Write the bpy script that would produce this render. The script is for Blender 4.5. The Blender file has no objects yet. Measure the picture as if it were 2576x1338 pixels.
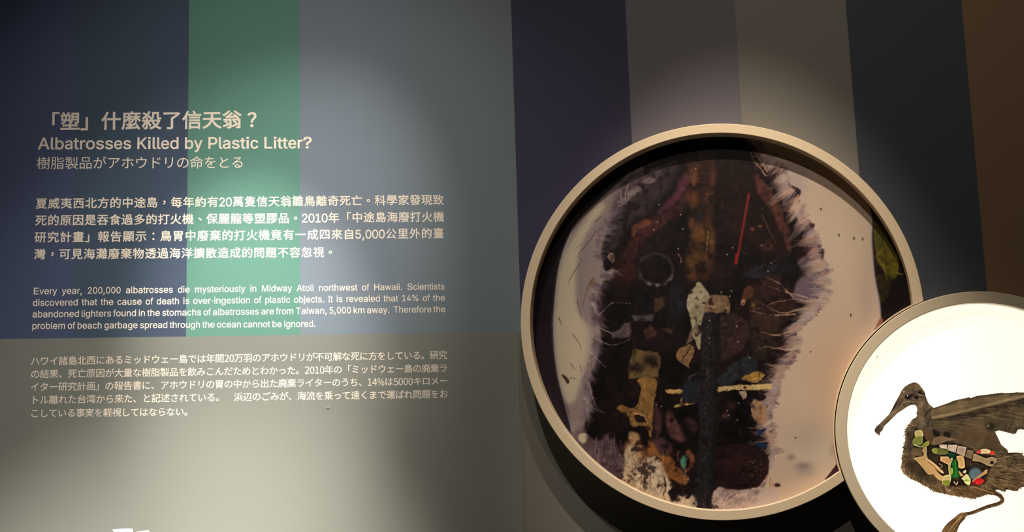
import bpy, bmesh, math, os, glob
import numpy as np
from mathutils import Matrix, Vector
from mathutils.geometry import delaunay_2d_cdt

SC = bpy.context.scene
COL = SC.collection
rng = np.random.default_rng(7)

# ------------------------------------------------------------------ camera
W, H, F = 2576, 1338, 3000.0
DIST, CZ = 2.7, 1.35
PITCH, ROLL, YAW = 0.14988, -0.03012, 0.11187
TURN = 0.32207          # the picture wall turns this much towards the viewer at the corner
XC = 0.320              # x of the corner between the two walls
cp, sp = math.cos(PITCH), math.sin(PITCH)
FWD = np.array([math.sin(YAW) * cp, math.cos(YAW) * cp, sp])
RT0 = np.array([math.cos(YAW), -math.sin(YAW), 0.0])
UP0 = np.cross(RT0, FWD)
RT = RT0 * math.cos(ROLL) + UP0 * math.sin(ROLL)
UP = -RT0 * math.sin(ROLL) + UP0 * math.cos(ROLL)
CAM = np.array([0.0, -DIST, CZ])
cam_data = bpy.data.cameras.new('camera')
cam_data.sensor_width = 36.0
cam_data.lens = 36.0 * F / W
cam_data.clip_start = 0.02
cam = bpy.data.objects.new('camera', cam_data)
COL.objects.link(cam)
cam.matrix_world = Matrix(((RT[0], UP[0], -FWD[0], CAM[0]), (RT[1], UP[1], -FWD[1], CAM[1]),
                           (RT[2], UP[2], -FWD[2], CAM[2]), (0, 0, 0, 1)))
SC.camera = cam


# frame of the right-hand wall: u along the wall, -y out of it, z up
MR = Matrix.Translation((XC, 0, 0)) @ Matrix.Rotation(-TURN, 4, 'Z')
ML = Matrix.Identity(4)
uR = np.array([math.cos(TURN), -math.sin(TURN), 0.0])
nR = np.array([math.sin(TURN), math.cos(TURN), 0.0])
C0 = np.array([XC, 0.0, 0.0])


def on_plane(px, py, out=0.0):
    """photograph pixel -> (x, z) on the plane that stands `out` metres in front of the text wall"""
    d = FWD * F + RT * (px - W / 2) - UP * (py - H / 2)
    p = CAM + d * ((DIST - out) / d[1])
    return p[0], p[2]


def on_right(px, py, out=0.0):
    """the same on the picture wall, in that wall's own (u, z)"""
    d = FWD * F + RT * (px - W / 2) - UP * (py - H / 2)
    p = CAM + d * (((C0 - CAM) @ nR - out) / (d @ nR))
    return (p - C0) @ uR, p[2]


def to_pixel(u, y, z):
    """picture wall frame -> photograph pixel"""
    x_ = XC + u * uR[0] + y * nR[0]
    y_ = u * uR[1] + y * nR[1]
    v0, v1, v2 = x_ - CAM[0], y_ - CAM[1], z - CAM[2]
    a = v0 * RT[0] + v1 * RT[1] + v2 * RT[2]
    b = v0 * UP[0] + v1 * UP[1] + v2 * UP[2]
    c = v0 * FWD[0] + v1 * FWD[1] + v2 * FWD[2]
    return W / 2 + F * a / c, H / 2 - F * b / c


# ------------------------------------------------------------------ world, lights, exposure
world = bpy.data.worlds.new('world')
SC.world = world
world.use_nodes = True
bg = world.node_tree.nodes['Background']
bg.inputs[0].default_value = (0.9, 0.85, 0.8, 1)
bg.inputs[1].default_value = 0.004
SC.view_settings.view_transform = 'Standard'
SC.view_settings.look = 'None'
SC.view_settings.gamma = 1.0
SC.view_settings.exposure = 0.0
SC.view_settings.use_curve_mapping = False


def spot(name, loc, target, power, angle, blend, radius, col):
    L = bpy.data.lights.new(name, 'SPOT')
    L.energy = power
    L.spot_size = math.radians(angle)
    L.spot_blend = blend
    L.shadow_soft_size = radius
    L.color = col
    o = bpy.data.objects.new(name, L)
    COL.objects.link(o)
    o.location = loc
    o.rotation_euler = (Vector(target) - Vector(loc)).to_track_quat('-Z', 'Y').to_euler()
    return o


spot('text_low_spotlight', (0.413, -1.146, 3.027), (-0.880, 0.0, -0.284), 1343, 36.7, 1.0, 0.02, (1.0, 0.965, 0.89))
spot('text_wide_spotlight', (-0.199, -1.068, 3.281), (-0.368, 0.0, 0.491), 75, 80.8, 1.0, 0.02, (1.0, 0.965, 0.89))
spot('text_upper_spotlight', (0.443, -0.873, 2.992), (-0.433, 0.0, 1.479), 136, 39.2, 1.0, 0.02, (1.0, 0.965, 0.89))
spot('text_middle_fill', (-0.366, -1.164, 2.9), (-0.282, 0.0, 1.600), 235, 22.5, 1.0, 0.02, (1.0, 0.965, 0.89))  # added fill that lifts the middle of the text wall
spot('picture_spotlight', (0.362, -1.215, 3.70), (0.811, -0.164, 1.300), 315, 26.0, 1.0, 0.006, (1.0, 0.90, 0.75))
spot('picture_fill_spotlight', (0.193, -1.802, 3.50), (0.850, -0.200, 1.950), 50, 90.0, 1.0, 0.006, (1.0, 0.90, 0.78))


# ------------------------------------------------------------------ helpers
WM = [ML]       # frame the builders below work in


def put(o, parent=None):
    if parent is not None:
        o.parent = parent
        o.matrix_parent_inverse = (WMAT[parent.name]).inverted()
    o.matrix_basis = WM[0]
    WMAT[o.name] = WM[0].copy()


WMAT = {}


def lin(c):
    c = np.asarray(c, dtype=float) / 255.0
    return np.where(c <= 0.04045, c / 12.92, ((c + 0.055) / 1.055) ** 2.4)


def material(name, base, rough=0.8, spec=0.3, weave=0.0, mottle=0.0, bump=0.0, scale=900.0):
    m = bpy.data.materials.new(name)
    m.use_nodes = True
    nt = m.node_tree
    b = nt.nodes['Principled BSDF']
    b.inputs['Roughness'].default_value = rough
    b.inputs['Specular IOR Level'].default_value = spec
    tc = nt.nodes.new('ShaderNodeTexCoord')
    n = nt.nodes.new('ShaderNodeTexNoise')
    n.inputs['Scale'].default_value = 3.0
    n.inputs['Detail'].default_value = 4.0
    nt.links.new(tc.outputs['Object'], n.inputs['Vector'])
    r = nt.nodes.new('ShaderNodeMapRange')
    r.inputs['From Min'].default_value = 0.3
    r.inputs['From Max'].default_value = 0.7
    r.inputs['To Min'].default_value = 1.0 - mottle
    r.inputs['To Max'].default_value = 1.0 + mottle
    nt.links.new(n.outputs['Fac'], r.inputs['Value'])
    mx = nt.nodes.new('ShaderNodeMix')
    mx.data_type = 'RGBA'
    mx.blend_type = 'MULTIPLY'
    mx.inputs[0].default_value = 1.0
    mx.inputs[6].default_value = (*base, 1)
    nt.links.new(r.outputs['Result'], mx.inputs[7])
    last = mx.outputs[2]
    if weave > 0:
        prod = None
        for axis in (0, 2):
            sep = nt.nodes.new('ShaderNodeSeparateXYZ')
            nt.links.new(tc.outputs['Object'], sep.inputs[0])
            k = nt.nodes.new('ShaderNodeMath')
            k.operation = 'MULTIPLY'
            k.inputs[1].default_value = scale
            nt.links.new(sep.outputs[axis], k.inputs[0])
            s = nt.nodes.new('ShaderNodeMath')
            s.operation = 'SINE'
            nt.links.new(k.outputs[0], s.inputs[0])
            if prod is None:
                prod = s
            else:
                a = nt.nodes.new('ShaderNodeMath')
                a.operation = 'ADD'
                nt.links.new(prod.outputs[0], a.inputs[0])
                nt.links.new(s.outputs[0], a.inputs[1])
                prod = a
        fine = nt.nodes.new('ShaderNodeTexNoise')
        fine.inputs['Scale'].default_value = 320.0
        fine.inputs['Detail'].default_value = 2.0
        nt.links.new(tc.outputs['Object'], fine.inputs['Vector'])
        ad = nt.nodes.new('ShaderNodeMath')
        ad.operation = 'MULTIPLY_ADD'
        ad.inputs[1].default_value = 6.0
        nt.links.new(fine.outputs['Fac'], ad.inputs[0])
        nt.links.new(prod.outputs[0], ad.inputs[2])
        r2 = nt.nodes.new('ShaderNodeMapRange')
        r2.inputs['From Min'].default_value = 1.0
        r2.inputs['From Max'].default_value = 5.0
        r2.inputs['To Min'].default_value = 1 - weave
        r2.inputs['To Max'].default_value = 1 + weave
        nt.links.new(ad.outputs[0], r2.inputs['Value'])
        m2 = nt.nodes.new('ShaderNodeMix')
        m2.data_type = 'RGBA'
        m2.blend_type = 'MULTIPLY'
        m2.inputs[0].default_value = 1.0
        nt.links.new(last, m2.inputs[6])
        nt.links.new(r2.outputs['Result'], m2.inputs[7])
        last = m2.outputs[2]
    nt.links.new(last, b.inputs['Base Color'])
    if bump > 0:
        bn = nt.nodes.new('ShaderNodeTexNoise')
        bn.inputs['Scale'].default_value = 400.0
        nt.links.new(tc.outputs['Object'], bn.inputs['Vector'])
        bp = nt.nodes.new('ShaderNodeBump')
        bp.inputs['Strength'].default_value = bump
        bp.inputs['Distance'].default_value = 0.0004
        nt.links.new(bn.outputs['Fac'], bp.inputs['Height'])
        nt.links.new(bp.outputs[0], b.inputs['Normal'])
    return m


def mesh_obj(name, verts, faces, mat, parent=None, smooth=False, colors=None):
    me = bpy.data.meshes.new(name)
    verts = np.asarray(verts, dtype=np.float32)
    if isinstance(faces, np.ndarray):
        n, k = faces.shape
        me.vertices.add(len(verts))
        me.vertices.foreach_set('co', verts.ravel())
        me.loops.add(n * k)
        me.loops.foreach_set('vertex_index', faces.astype(np.int32).ravel())
        me.polygons.add(n)
        me.polygons.foreach_set('loop_start', np.arange(0, n * k, k, dtype=np.int32))
        me.update(calc_edges=True)
    else:
        me.from_pydata(verts.tolist(), [], faces)
        me.update()
    if colors is not None:
        ca = me.color_attributes.new('print', 'FLOAT_COLOR', 'POINT')
        ca.data.foreach_set('color', np.asarray(colors, dtype=np.float32).ravel())
    if smooth:
        me.polygons.foreach_set('use_smooth', [True] * len(me.polygons))
    me.materials.append(mat)
    o = bpy.data.objects.new(name, me)
    COL.objects.link(o)
    put(o, parent)
    return o


def box(name, x0, x1, y0, y1, z0, z1, mat, parent=None):
    v = [(x, y, z) for x in (x0, x1) for y in (y0, y1) for z in (z0, z1)]
    f = [(0, 1, 3, 2), (4, 6, 7, 5), (0, 4, 5, 1), (2, 3, 7, 6), (0, 2, 6, 4), (1, 5, 7, 3)]
    return mesh_obj(name, v, f, mat, parent)


def empty(name, loc, label, cat, group=None):
    o = bpy.data.objects.new(name, None)
    COL.objects.link(o)
    o.empty_display_size = 0.05
    o.matrix_basis = WM[0] @ Matrix.Translation(loc)
    WMAT[o.name] = o.matrix_basis.copy()
    o['label'] = label
    o['category'] = cat
    if group:
        o['group'] = group
    return o


def structure(o, label=None):
    o['kind'] = 'structure'
    if label:
        o['label'] = label
    return o


# ------------------------------------------------------------------ room shell
M_plaster = material('wall_plaster', (0.11, 0.11, 0.09), 0.9, 0.2, mottle=0.05)
M_floor = material('dark_carpet', (0.02, 0.02, 0.022), 0.95, 0.1, mottle=0.2, bump=0.5)
M_ceil = material('black_ceiling', (0.012, 0.012, 0.012), 0.9, 0.1, mottle=0.1)
floor = structure(box('floor', -3.0, 3.2, -4.0, 0.12, -0.1, 0.0, M_floor), 'dark carpeted gallery floor below the frame')
wall = structure(box('wall_back', -3.0, XC, 0.0, 0.12, 0.0, 3.9, M_plaster), 'text wall with blue, green and steel bands above an olive band')
WM[0] = MR
wall_r = structure(box('wall_right', 0.0, 2.2, 0.0, 0.12, 0.0, 3.9, M_plaster), 'picture wall turned towards the viewer, with navy, mauve, beige, charcoal and brown bands')
WM[0] = ML
ceiling = structure(box('ceiling', -3.0, 3.2, -4.0, 0.12, 3.9, 4.0, M_ceil), 'black gallery ceiling')

# the lower edge of the colour bands, in wall metres
lx0, lz0 = on_plane(0, 853)
lx1, lz1 = on_plane(1300, 835)


def low(x):
    return lz0 + (lz1 - lz0) * (x - lx0) / (lx1 - lx0)


TH = 0.0008
LC = low(XC)
bands = [  # left edge: pixel at the top and lower down (None: the outer end of the wall or the corner); albedo; label
    (None, (0.060, 0.076, 0.145), 'indigo band at the far left of the text wall'),
    (((189, 0), (184, 850)), (0.050, 0.075, 0.112), 'dark teal blue band'),
    (((383, 0), (377, 850)), (0.052, 0.073, 0.116), 'slate blue band beside the green one'),
    (((476, 0), (468, 850)), (0.098, 0.225, 0.176), 'green band'),
    (((753, 0), (756, 840)), (0.165, 0.197, 0.234), 'light steel blue band right of the green one'),
    (((1027, 0), (1041, 835)), (0.167, 0.199, 0.222), 'grey blue band that ends at the corner'),
    (None, (0.047, 0.042, 0.082), 'navy purple band at the corner'),
    (((1573, 0), (1590, 360)), (0.155, 0.138, 0.162), 'mauve grey band'),
    (((1847, 0), (1867, 310)), (0.205, 0.190, 0.168), 'warm beige grey band'),
    (((2127, 0), (2161, 430)), (0.056, 0.064, 0.080), 'charcoal blue band'),
    (((2418, 0), (2483, 730)), (0.205, 0.128, 0.070), 'brown band at the right end'),
]
ZT = 3.6


def panel(b0, b1, t0, t1, zb0, zb1, m, lb, par):
    g = 0.00002
    v = []
    for y in (0.0, -TH):
        v += [(b0 + g, y, zb0), (b1 - g, y, zb1), (t1 - g, y, ZT if t0 is not None else 0), (t0 + g, y, ZT)]
    f = [(4, 5, 6, 7), (3, 2, 1, 0), (0, 1, 5, 4), (1, 2, 6, 5), (2, 3, 7, 6), (3, 0, 4, 7)]
    p_ = mesh_obj('mural_panel', v, f, m, par)
    p_['label'] = lb


def edge_at(e, fn):
    A_, B_ = fn(*e[0]), fn(*e[1])
    s_ = (B_[0] - A_[0]) / (B_[1] - A_[1])
    return lambda z: A_[0] + s_ * (z - A_[1])


for i, (e, c, lb) in enumerate(bands):
    right = i >= 6
    fn = on_right if right else on_plane
    nxt = bands[i + 1][0] if i + 1 < len(bands) else None
    l = edge_at(e, fn) if e else ((lambda z: 0.0) if right else (lambda z: -2.2))
    r = edge_at(nxt, fn) if nxt else ((lambda z: 2.0) if right else (lambda z: XC))
    zb = (lambda x: LC) if right else low
    mt = material('mural_' + lb.split(' band')[0].replace(' ', '_'), c, 0.75, 0.25, weave=0.02, mottle=0.02)
    WM[0] = MR if right else ML
    b0, b1 = l(zb(0.0)), r(zb(0.0))
    panel(b0, b1, l(ZT), r(ZT), zb(b0) + 0.00004, zb(b1) + 0.00004, mt, lb, wall_r if right else wall)
WM[0] = ML
M_olive = material('mural_olive', (0.186, 0.188, 0.160), 0.75, 0.25, weave=0.02, mottle=0.02)
M_olive2 = material('mural_olive_brown', (0.176, 0.158, 0.128), 0.75, 0.25, weave=0.02, mottle=0.02)
sx0 = on_plane(366, 1338)[0]
sx1 = on_plane(1311, 1180)[0]
ZT_ = ZT


def low_panel(a, b, m, lb, par, fz):
    v = []
    for y in (0.0, -TH):
        v += [(a + 0.00003, y, 0.6), (b - 0.00003, y, 0.6), (b - 0.00003, y, fz(b)), (a + 0.00003, y, fz(a))]
    f = [(4, 5, 6, 7), (3, 2, 1, 0), (0, 1, 5, 4), (1, 2, 6, 5), (2, 3, 7, 6), (3, 0, 4, 7)]
    p_ = mesh_obj('mural_panel', v, f, m, par)
    p_['label'] = lb


low_panel(-2.2, sx0, M_olive, 'olive grey panel under the indigo bands', wall, low)
low_panel(sx0, sx1, M_olive, 'olive grey panel under the green and steel blue bands', wall, low)
low_panel(sx1, XC, M_olive2, 'narrow brownish olive strip at the corner', wall, low)
WM[0] = MR
low_panel(0.0, 2.0, M_olive2, 'brownish olive panel under the round picture', wall_r, lambda x: LC)
WM[0] = ML
# the small dent in the olive panel
dx, dz = on_plane(825, 1026)
bm = bmesh.new()
bmesh.ops.create_uvsphere(bm, u_segments=16, v_segments=8, radius=1.0)
for v_ in bm.verts:
    v_.co = Vector((dx + v_.co.x * 0.0045, -TH + v_.co.y * 0.0012, dz + v_.co.z * 0.003))
me = bpy.data.meshes.new('paint_blister')
bm.to_mesh(me)
bm.free()
me.materials.append(M_olive)
o = bpy.data.objects.new('paint_blister', me)
COL.objects.link(o)
put(o, wall)

# ------------------------------------------------------------------ lettering
M_letter = material('cream_vinyl_lettering', (0.80, 0.685, 0.565), 0.55, 0.35, mottle=0.01)
FONTDIR = bpy.utils.system_resource('DATAFILES', path='fonts') or ''
cands = {'latin': glob.glob(os.path.join(FONTDIR, 'Inter*')), 'digit': glob.glob(os.path.join(FONTDIR, '*CJK*'))}
FONTS = {'cjk': None}      # None: Blender's built-in font, which falls back to its own CJK face
for k, c in cands.items():
    try:
        FONTS[k] = bpy.data.fonts.load(c[0]) if c else None
    except Exception:
        FONTS[k] = None
_cache = {}
LINES = {
    'cjk': '國H「塑」什麼殺了信天翁？樹脂製品がアホウドリの命をとる',
    'latin': 'HAlbatrosses Killed by Plastic Litter?',
}
TXT_TC = ['夏威夷西北方的中途島，每年約有20萬隻信天翁雛鳥離奇死亡。科學家發現致', '死的原因是吞食過多的打火機、保麗龍等塑膠品。2010年「中途島海廢打火機',
          '研究計畫」報告顯示：鳥胃中廢棄的打火機竟有一成四來自5,000公里外的臺', '灣，可見海灘廢棄物透過海洋擴散造成的問題不容忽視。']
TXT_EN = ['Every year, 200,000 albatrosses die mysteriously in Midway Atoll northwest of Hawaii. Scientists',
          'discovered that the cause of death is over-ingestion of plastic objects. It is revealed that 14% of the',
          'abandoned lighters found in the stomachs of albatrosses are from Taiwan, 5,000 km away.  Therefore the',
          'problem of beach garbage spread through the ocean cannot be ignored.']
TXT_JP = ['ハワイ諸島北西にあるミッドウェー島では年間20万羽のアホウドリが不可解な死に方をしている。研究', 'の結果、死亡原因が大量な樹脂製品を飲みこんだためとわかった。2010年の「ミッドウェー島の廃棄ラ',
          'イター研究計画」の報告書に、アホウドリの胃の中から出た廃棄ライターのうち、14%は5000キロメー', 'トル離れた台湾から来た、と記述されている。　浜辺のごみが、海流を乗って遠くまで運ばれ問題をお',
          'こしている事実を軽視してはならない。']


def outlines(rows, kind):
    """outlines of many rows of text at once: one list of polygons per row"""
    c = bpy.data.curves.new('g', 'FONT')
    c.space_line = 4.0
    c.fill_mode = 'NONE'
    c.body = '\n'.join(rows + ['H', 'H'])
    if FONTS.get(kind):
        c.font = FONTS[kind]
    ob = bpy.data.objects.new('g', c)
    COL.objects.link(ob)
    cu = ob.to_curve(bpy.context.evaluated_depsgraph_get())
    polys = []
    for sp_ in cu.splines:
        pts = []
        if sp_.type == 'BEZIER':
            bp = sp_.bezier_points
            n = len(bp)
            for i in range(n):
                a, b = bp[i], bp[(i + 1) % n]
                p0, p1, p2, p3 = a.co, a.handle_right, b.handle_left, b.co
                straight = ((p1 - p0).cross(p3 - p0)).length < 1e-6 and ((p2 - p0).cross(p3 - p0)).length < 1e-6
                k = 1 if straight else 4
                for j in range(k):
                    t = j / k
                    q = p0 * (1 - t) ** 3 + p1 * 3 * t * (1 - t) ** 2 + p2 * 3 * t * t * (1 - t) + p3 * t ** 3
                    pts.append((q.x, q.y))
        else:
            pts = [(p.co[0], p.co[1]) for p in sp_.points]
        out = []
        for p in pts:
            if not out or (abs(p[0] - out[-1][0]) + abs(p[1] - out[-1][1])) > 1e-5:
                out.append(p)
        if len(out) > 2:
            polys.append(np.array(out))
    ob.to_curve_clear()
    bpy.data.objects.remove(ob)
    bpy.data.curves.remove(c)
    # the last two rows are both H: their distance is the row pitch
    last = min(polys, key=lambda p: p[:, 1].min())
    yl = last[:, 1].min()
    top = [p for p in polys if p[:, 1].min() > yl + 0.01]
    n = len(rows)
    y2 = min(p[:, 1].min() for p in top)
    pitch = y2 - yl
    res = [[] for _ in range(n + 2)]
    for p in polys:
        mid = (p[:, 1].min() + p[:, 1].max()) / 2
        r = int(round((n + 1) - (mid - yl - 0.3 * 0.35) / pitch))
        r = max(0, min(n + 1, r))
        q = p.copy()
        q[:, 1] -= yl + (n + 1 - r) * pitch
        res[r].append(q)
    return res[:n]


_rows = {}
for _k, _t in (('digit', 'H0123456789%'), ('cjk', LINES['cjk'] + ''.join(TXT_TC + TXT_JP)), ('latin', LINES['latin'] + ''.join(TXT_EN) + '0123456789,')):
    _u = sorted(set(_t) - set(' 　'))
    for _c, _p in zip(_u, outlines(_u, _k)):
        _rows[(_c, _k)] = _p
_adv = {}
_u = sorted(set(LINES['latin'] + ''.join(TXT_EN)) - set(' '))
_w = [max(p[:, 0].max() for p in r) - min(p[:, 0].min() for p in r) for r in outlines(['HH'] + ['H' + c + 'H' for c in _u], 'latin')]
for _c, _v in zip(_u, _w[1:]):
    _adv[_c] = _v - _w[0]


def vertex_normals(p, sgn):
    """outward offset direction (mitred, limited) of every vertex of one contour"""
    e = np.roll(p, -1, 0) - p
    e = e / (np.hypot(e[:, 0], e[:, 1])[:, None] + 1e-12)
    n1 = np.stack([e[:, 1], -e[:, 0]], 1) * sgn
    n0 = np.roll(n1, 1, 0)
    m = n0 + n1
    d = (m * m).sum(1)
    m = m * (2.0 / np.maximum(d, 1.6))[:, None]
    return m


def glyph(ch, kind, bold=0.0):
    """one character: points and triangles in font units, its strokes thickened by `bold` on every side"""
    key = (ch, kind, round(bold, 4))
    if key in _cache:
        return _cache[key]
    polys = _rows[(ch, kind)]

    def area(p):
        x, y = p[:, 0], p[:, 1]
        return 0.5 * float(np.sum(x * np.roll(y, -1) - y * np.roll(x, -1)))
    areas = [area(p) for p in polys]
    sgn = np.sign(areas[int(np.argmax(np.abs(areas)))])
    if bold > 0:
        polys = [p + vertex_normals(p, sgn) * bold for p in polys]
    pts, eds, off = [], [], 0
    for p in polys:
        n = len(p)
        pts += [Vector((float(x), float(y))) for x, y in p]
        eds += [(off + i, off + (i + 1) % n) for i in range(n)]
        off += n
    r = delaunay_2d_cdt(pts, eds, [], 0, 1e-6)
    vv = np.array([(v.x, v.y) for v in r[0]])
    tri = np.array([f for f in r[2] if len(f) == 3], dtype=int)
    cen = vv[tri].mean(1)
    wind = np.zeros(len(tri), int)
    for p in polys:
        q = np.roll(p, -1, 0)
        up = (p[None, :, 1] <= cen[:, 1:]) & (q[None, :, 1] > cen[:, 1:])
        dn = (p[None, :, 1] > cen[:, 1:]) & (q[None, :, 1] <= cen[:, 1:])
        dy = q[:, 1] - p[:, 1]
        dy = np.where(np.abs(dy) < 1e-12, 1e-12, dy)
        xi = p[None, :, 0] + (cen[:, 1:] - p[None, :, 1]) / dy[None, :] * (q[:, 0] - p[:, 0])[None, :]
        rt_ = xi > cen[:, :1]
        wind += (up & rt_).sum(1) - (dn & rt_).sum(1)
    tri = tri[wind != 0]
    used_ = np.unique(tri)
    rem = np.zeros(len(vv), int)
    rem[used_] = np.arange(len(used_))
    vv, tri = vv[used_], rem[tri]
    xs = np.concatenate(_rows[(ch, kind)])
    _cache[key] = ((vv, tri), xs.min(0), xs.max(0))
    return _cache[key]


ref_c = glyph('國', 'cjk')
CJK_EM = (ref_c[2][1] - ref_c[1][1]) / 0.90
CJK_MID = (ref_c[2][1] + ref_c[1][1]) / 2
CJK_CX = (ref_c[2][0] + ref_c[1][0]) / 2
ref_l = glyph('H', 'latin')
LAT_EM = (ref_l[2][1] - ref_l[1][1]) / 0.716

REG = dict(zip('abcdefghijklmnopqrstuvwxyz', [556, 556, 500, 556, 556, 278, 556, 556, 222, 222, 500, 222, 833, 556, 556, 556, 556, 333, 500, 278, 556, 500, 722, 500, 500, 500]))
REG.update({'A': 667, 'E': 667, 'H': 722, 'I': 278, 'K': 667, 'M': 833, 'P': 667, 'S': 667, 'T': 611, 'L': 556, ',': 278, '.': 278, '%': 889, '-': 333, '?': 556, ' ': 278})
BLD = dict(REG)
BLD.update({'b': 611, 'c': 556, 'd': 611, 'f': 333, 'g': 611, 'h': 611, 'i': 278, 'k': 556, 'l': 278, 'm': 889, 'n': 611, 'o': 611, 'p': 611, 'r': 389, 's': 556, 't': 333, 'u': 611, 'v': 556,
            'w': 778, 'y': 556, 'A': 722, 'L': 611, '?': 611})
for d in '0123456789':
    REG[d] = BLD[d] = 556


def natural_advance(ch, kind):
    return _adv[ch]


def place(acc, ch, kind, x, base, sx, sy, bold, cx=None):
    """add one character at x, base (wall units along the line); sx, sy scale; bold = stroke gain"""
    (vv, tri), mn, mx = glyph(ch, kind, bold / sy)
    acc.append((vv * np.array([sx, sy]) + np.array([x, base]), tri, 0))




def text_line(text, kind, p0, p1, size_px, parent, bold=0.0, weights=REG, fit='justify', latin_kind=None, yscale=1.0, taiwan=False, cell=None):
    """p0, p1: pixel positions on the photograph of the line's left and right end, at the line's vertical centre for CJK, on the baseline for Latin"""
    A, B = np.array(on_plane(*p0)), np.array(on_plane(*p1))
    L = float(np.linalg.norm(B - A))
    u = (B - A) / L
    n = np.array([-u[1], u[0]])
    px = L / math.hypot(p1[0] - p0[0], p1[1] - p0[1])
    acc = []
    b = bold * px
    if kind == 'latin':
        size = size_px * px
        adv = [weights[c] / 1000 * size for c in text]
        fixed = sum(a for a, c in zip(adv, text) if c != ' ')
        nsp = text.count(' ')
        spw = (L - fixed) / nsp if nsp else 0
        k = 1.0
        if fit == 'scale':
            k = L / (fixed + nsp * 0.278 * size)
            spw = 0.278 * size * k
        x = 0.0
        for c, a in zip(text, adv):
            if c == ' ':
                x += spw
                continue
            na = natural_advance(c, 'latin')
            place(acc, c, 'latin', x, 0.0, a * k / na, size / LAT_EM * yscale, b)
            x += a * k
    else:
        # cell widths: full for CJK, narrow for digits
        wd = {'half': 0.56}
        units = []
        for c in text:
            if c in '0123456789':
                units.append(0.56)
            elif c == ',':
                units.append(0.30)
            elif c == '%':
                units.append(0.84)
            else:
                units.append(1.0)
        pitch = L / sum(units) if cell is None else cell * px
        x = 0.0
        size = size_px * px
        for c, w_ in zip(text, units):
            cw = w_ * pitch
            if c in '　':
                x += cw
                continue
            if c in '0123456789,%':
                kd = latin_kind or 'latin'
                res, mn, mx = glyph(c, kd)
                if kd == 'latin':
                    sy_ = size * 0.80 / 0.716 * 0.98 / LAT_EM * 0.716
                    sy_ = size * 0.79 / (ref_l[2][1] - ref_l[1][1])
                else:
                    rr = glyph('H', kd)
                    sy_ = size * 0.80 / (rr[2][1] - rr[1][1])
                sx_ = cw * 0.86 / (glyph('0', kd)[2][0] - glyph('0', kd)[1][0]) if c in '0123456789' else sy_
                if c == '%':
                    sx_ = cw * 0.9 / (mx[0] - mn[0])
                place(acc, c, kd, x + cw / 2 - (mn[0] + mx[0]) / 2 * sx_, -size * 0.40, sx_, sy_, b)
            else:
                s = size / CJK_EM
                if taiwan and c in '，、。：？':
                    res, mn, mx = glyph(c, 'cjk')
                    cx_, cy_ = (mn[0] + mx[0]) / 2, (mn[1] + mx[1]) / 2
                    ks = 0.85 if c == '。' else 1.0
                    place(acc, c, 'cjk', x + cw / 2 - cx_ * s * ks, -cy_ * s * ks - (0.0), s * ks, s * ks, b)
                else:
                    place(acc, c, 'cjk', x + cw / 2 - CJK_CX * s, -CJK_MID * s, s, s, b)
            x += cw
    vs, fs, off = [], [], 0
    for i, (p, tri, k) in enumerate(acc):
        w3 = A[None, :] + p[:, :1] * u[None, :] + p[:, 1:] * n[None, :]
        yy = np.full((len(p), 1), -TH - 0.00018 - 0.000012 * k)
        vs.append(np.hstack([w3[:, :1], yy, w3[:, 1:]]))
        a_, b_, c_ = p[tri[:, 0]], p[tri[:, 1]], p[tri[:, 2]]
        cr = (b_[:, 0] - a_[:, 0]) * (c_[:, 1] - a_[:, 1]) - (b_[:, 1] - a_[:, 1]) * (c_[:, 0] - a_[:, 0])
        t2 = tri.copy()
        t2[cr < 0] = t2[cr < 0][:, ::-1]
        fs.append(t2 + off)
        off += len(p)
    return mesh_obj('text_line', np.vstack(vs), np.vstack(fs), M_letter, parent)


def text_block(name, px, py, label):
    x, z = on_plane(px, py)
    return empty(name, (x, -TH, z), label, 'lettering')


t = text_block('title_lettering', 370, 306, 'large cream Chinese title in corner brackets, topmost line of lettering')
text_line('「塑」什麼殺了信天翁？', 'cjk', (99, 307), (659, 301), 49.5, t, bold=1.05, taiwan=True)
t = text_block('title_lettering', 440, 361, 'bold cream English title asking about albatrosses and plastic litter')
text_line('Albatrosses Killed by Plastic Litter?', 'latin', (95, 375.5), (786, 373), 41.5, t, bold=0.7, weights=BLD, fit='scale')
t = text_block('title_lettering', 350, 410, 'thin cream Japanese title line under the English title')
text_line('樹脂製品がアホウドリの命をとる', 'cjk', (92, 411), (615, 409), 34.5, t)
t = text_block('paragraph_lettering', 600, 575, 'four line cream Chinese paragraph crossing the green band')
for s, a, b in zip(TXT_TC, ((89, 512.5), (88, 555), (86, 597.5), (85, 640)), ((1117, 503), (1118, 545.5), (1118, 587), (846, 634.5))):
    text_line(s, 'cjk', a, b, 28.5, t, bold=0.45, taiwan=True)
t = text_block('paragraph_lettering', 600, 775, 'four line cream English paragraph above the olive band')
for s, a, b in zip(TXT_EN, ((83, 740.5), (82, 769.5), (81, 798.5), (80, 827.5)), ((1119, 728), (1120, 756.5), (1121, 785), (795, 822))):
    text_line(s, 'latin', a, b, 23.0, t, bold=0.25)
t = text_block('paragraph_lettering', 600, 965, 'five line cream Japanese paragraph on the olive band')
for s, a, b in zip(TXT_JP, ((77, 909), (77, 941.5), (76, 974), (76, 1006.5), (76, 1040)), ((1125, 893), (1126, 926), (1127, 958), (1127, 991), (486, 1035.5))):
    text_line(s, 'cjk', a, b, 23.0, t, bold=0.18, latin_kind='digit')

# ------------------------------------------------------------------ the two round displays: circles on their front planes
OUT_B = 0.065     # how far the picture's rim stands off the wall
OUT_S = 0.071
REC_B = 0.034
REC_S = 0.024


def circle_fit(pts, out):
    p = np.array([on_right(x, y, out) for x, y in pts])
    A = np.c_[2 * p, np.ones(len(p))]
    s = np.linalg.lstsq(A, (p ** 2).sum(1), rcond=None)[0]
    return s[0], s[1], math.sqrt(s[2] + s[0] ** 2 + s[1] ** 2)


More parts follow.
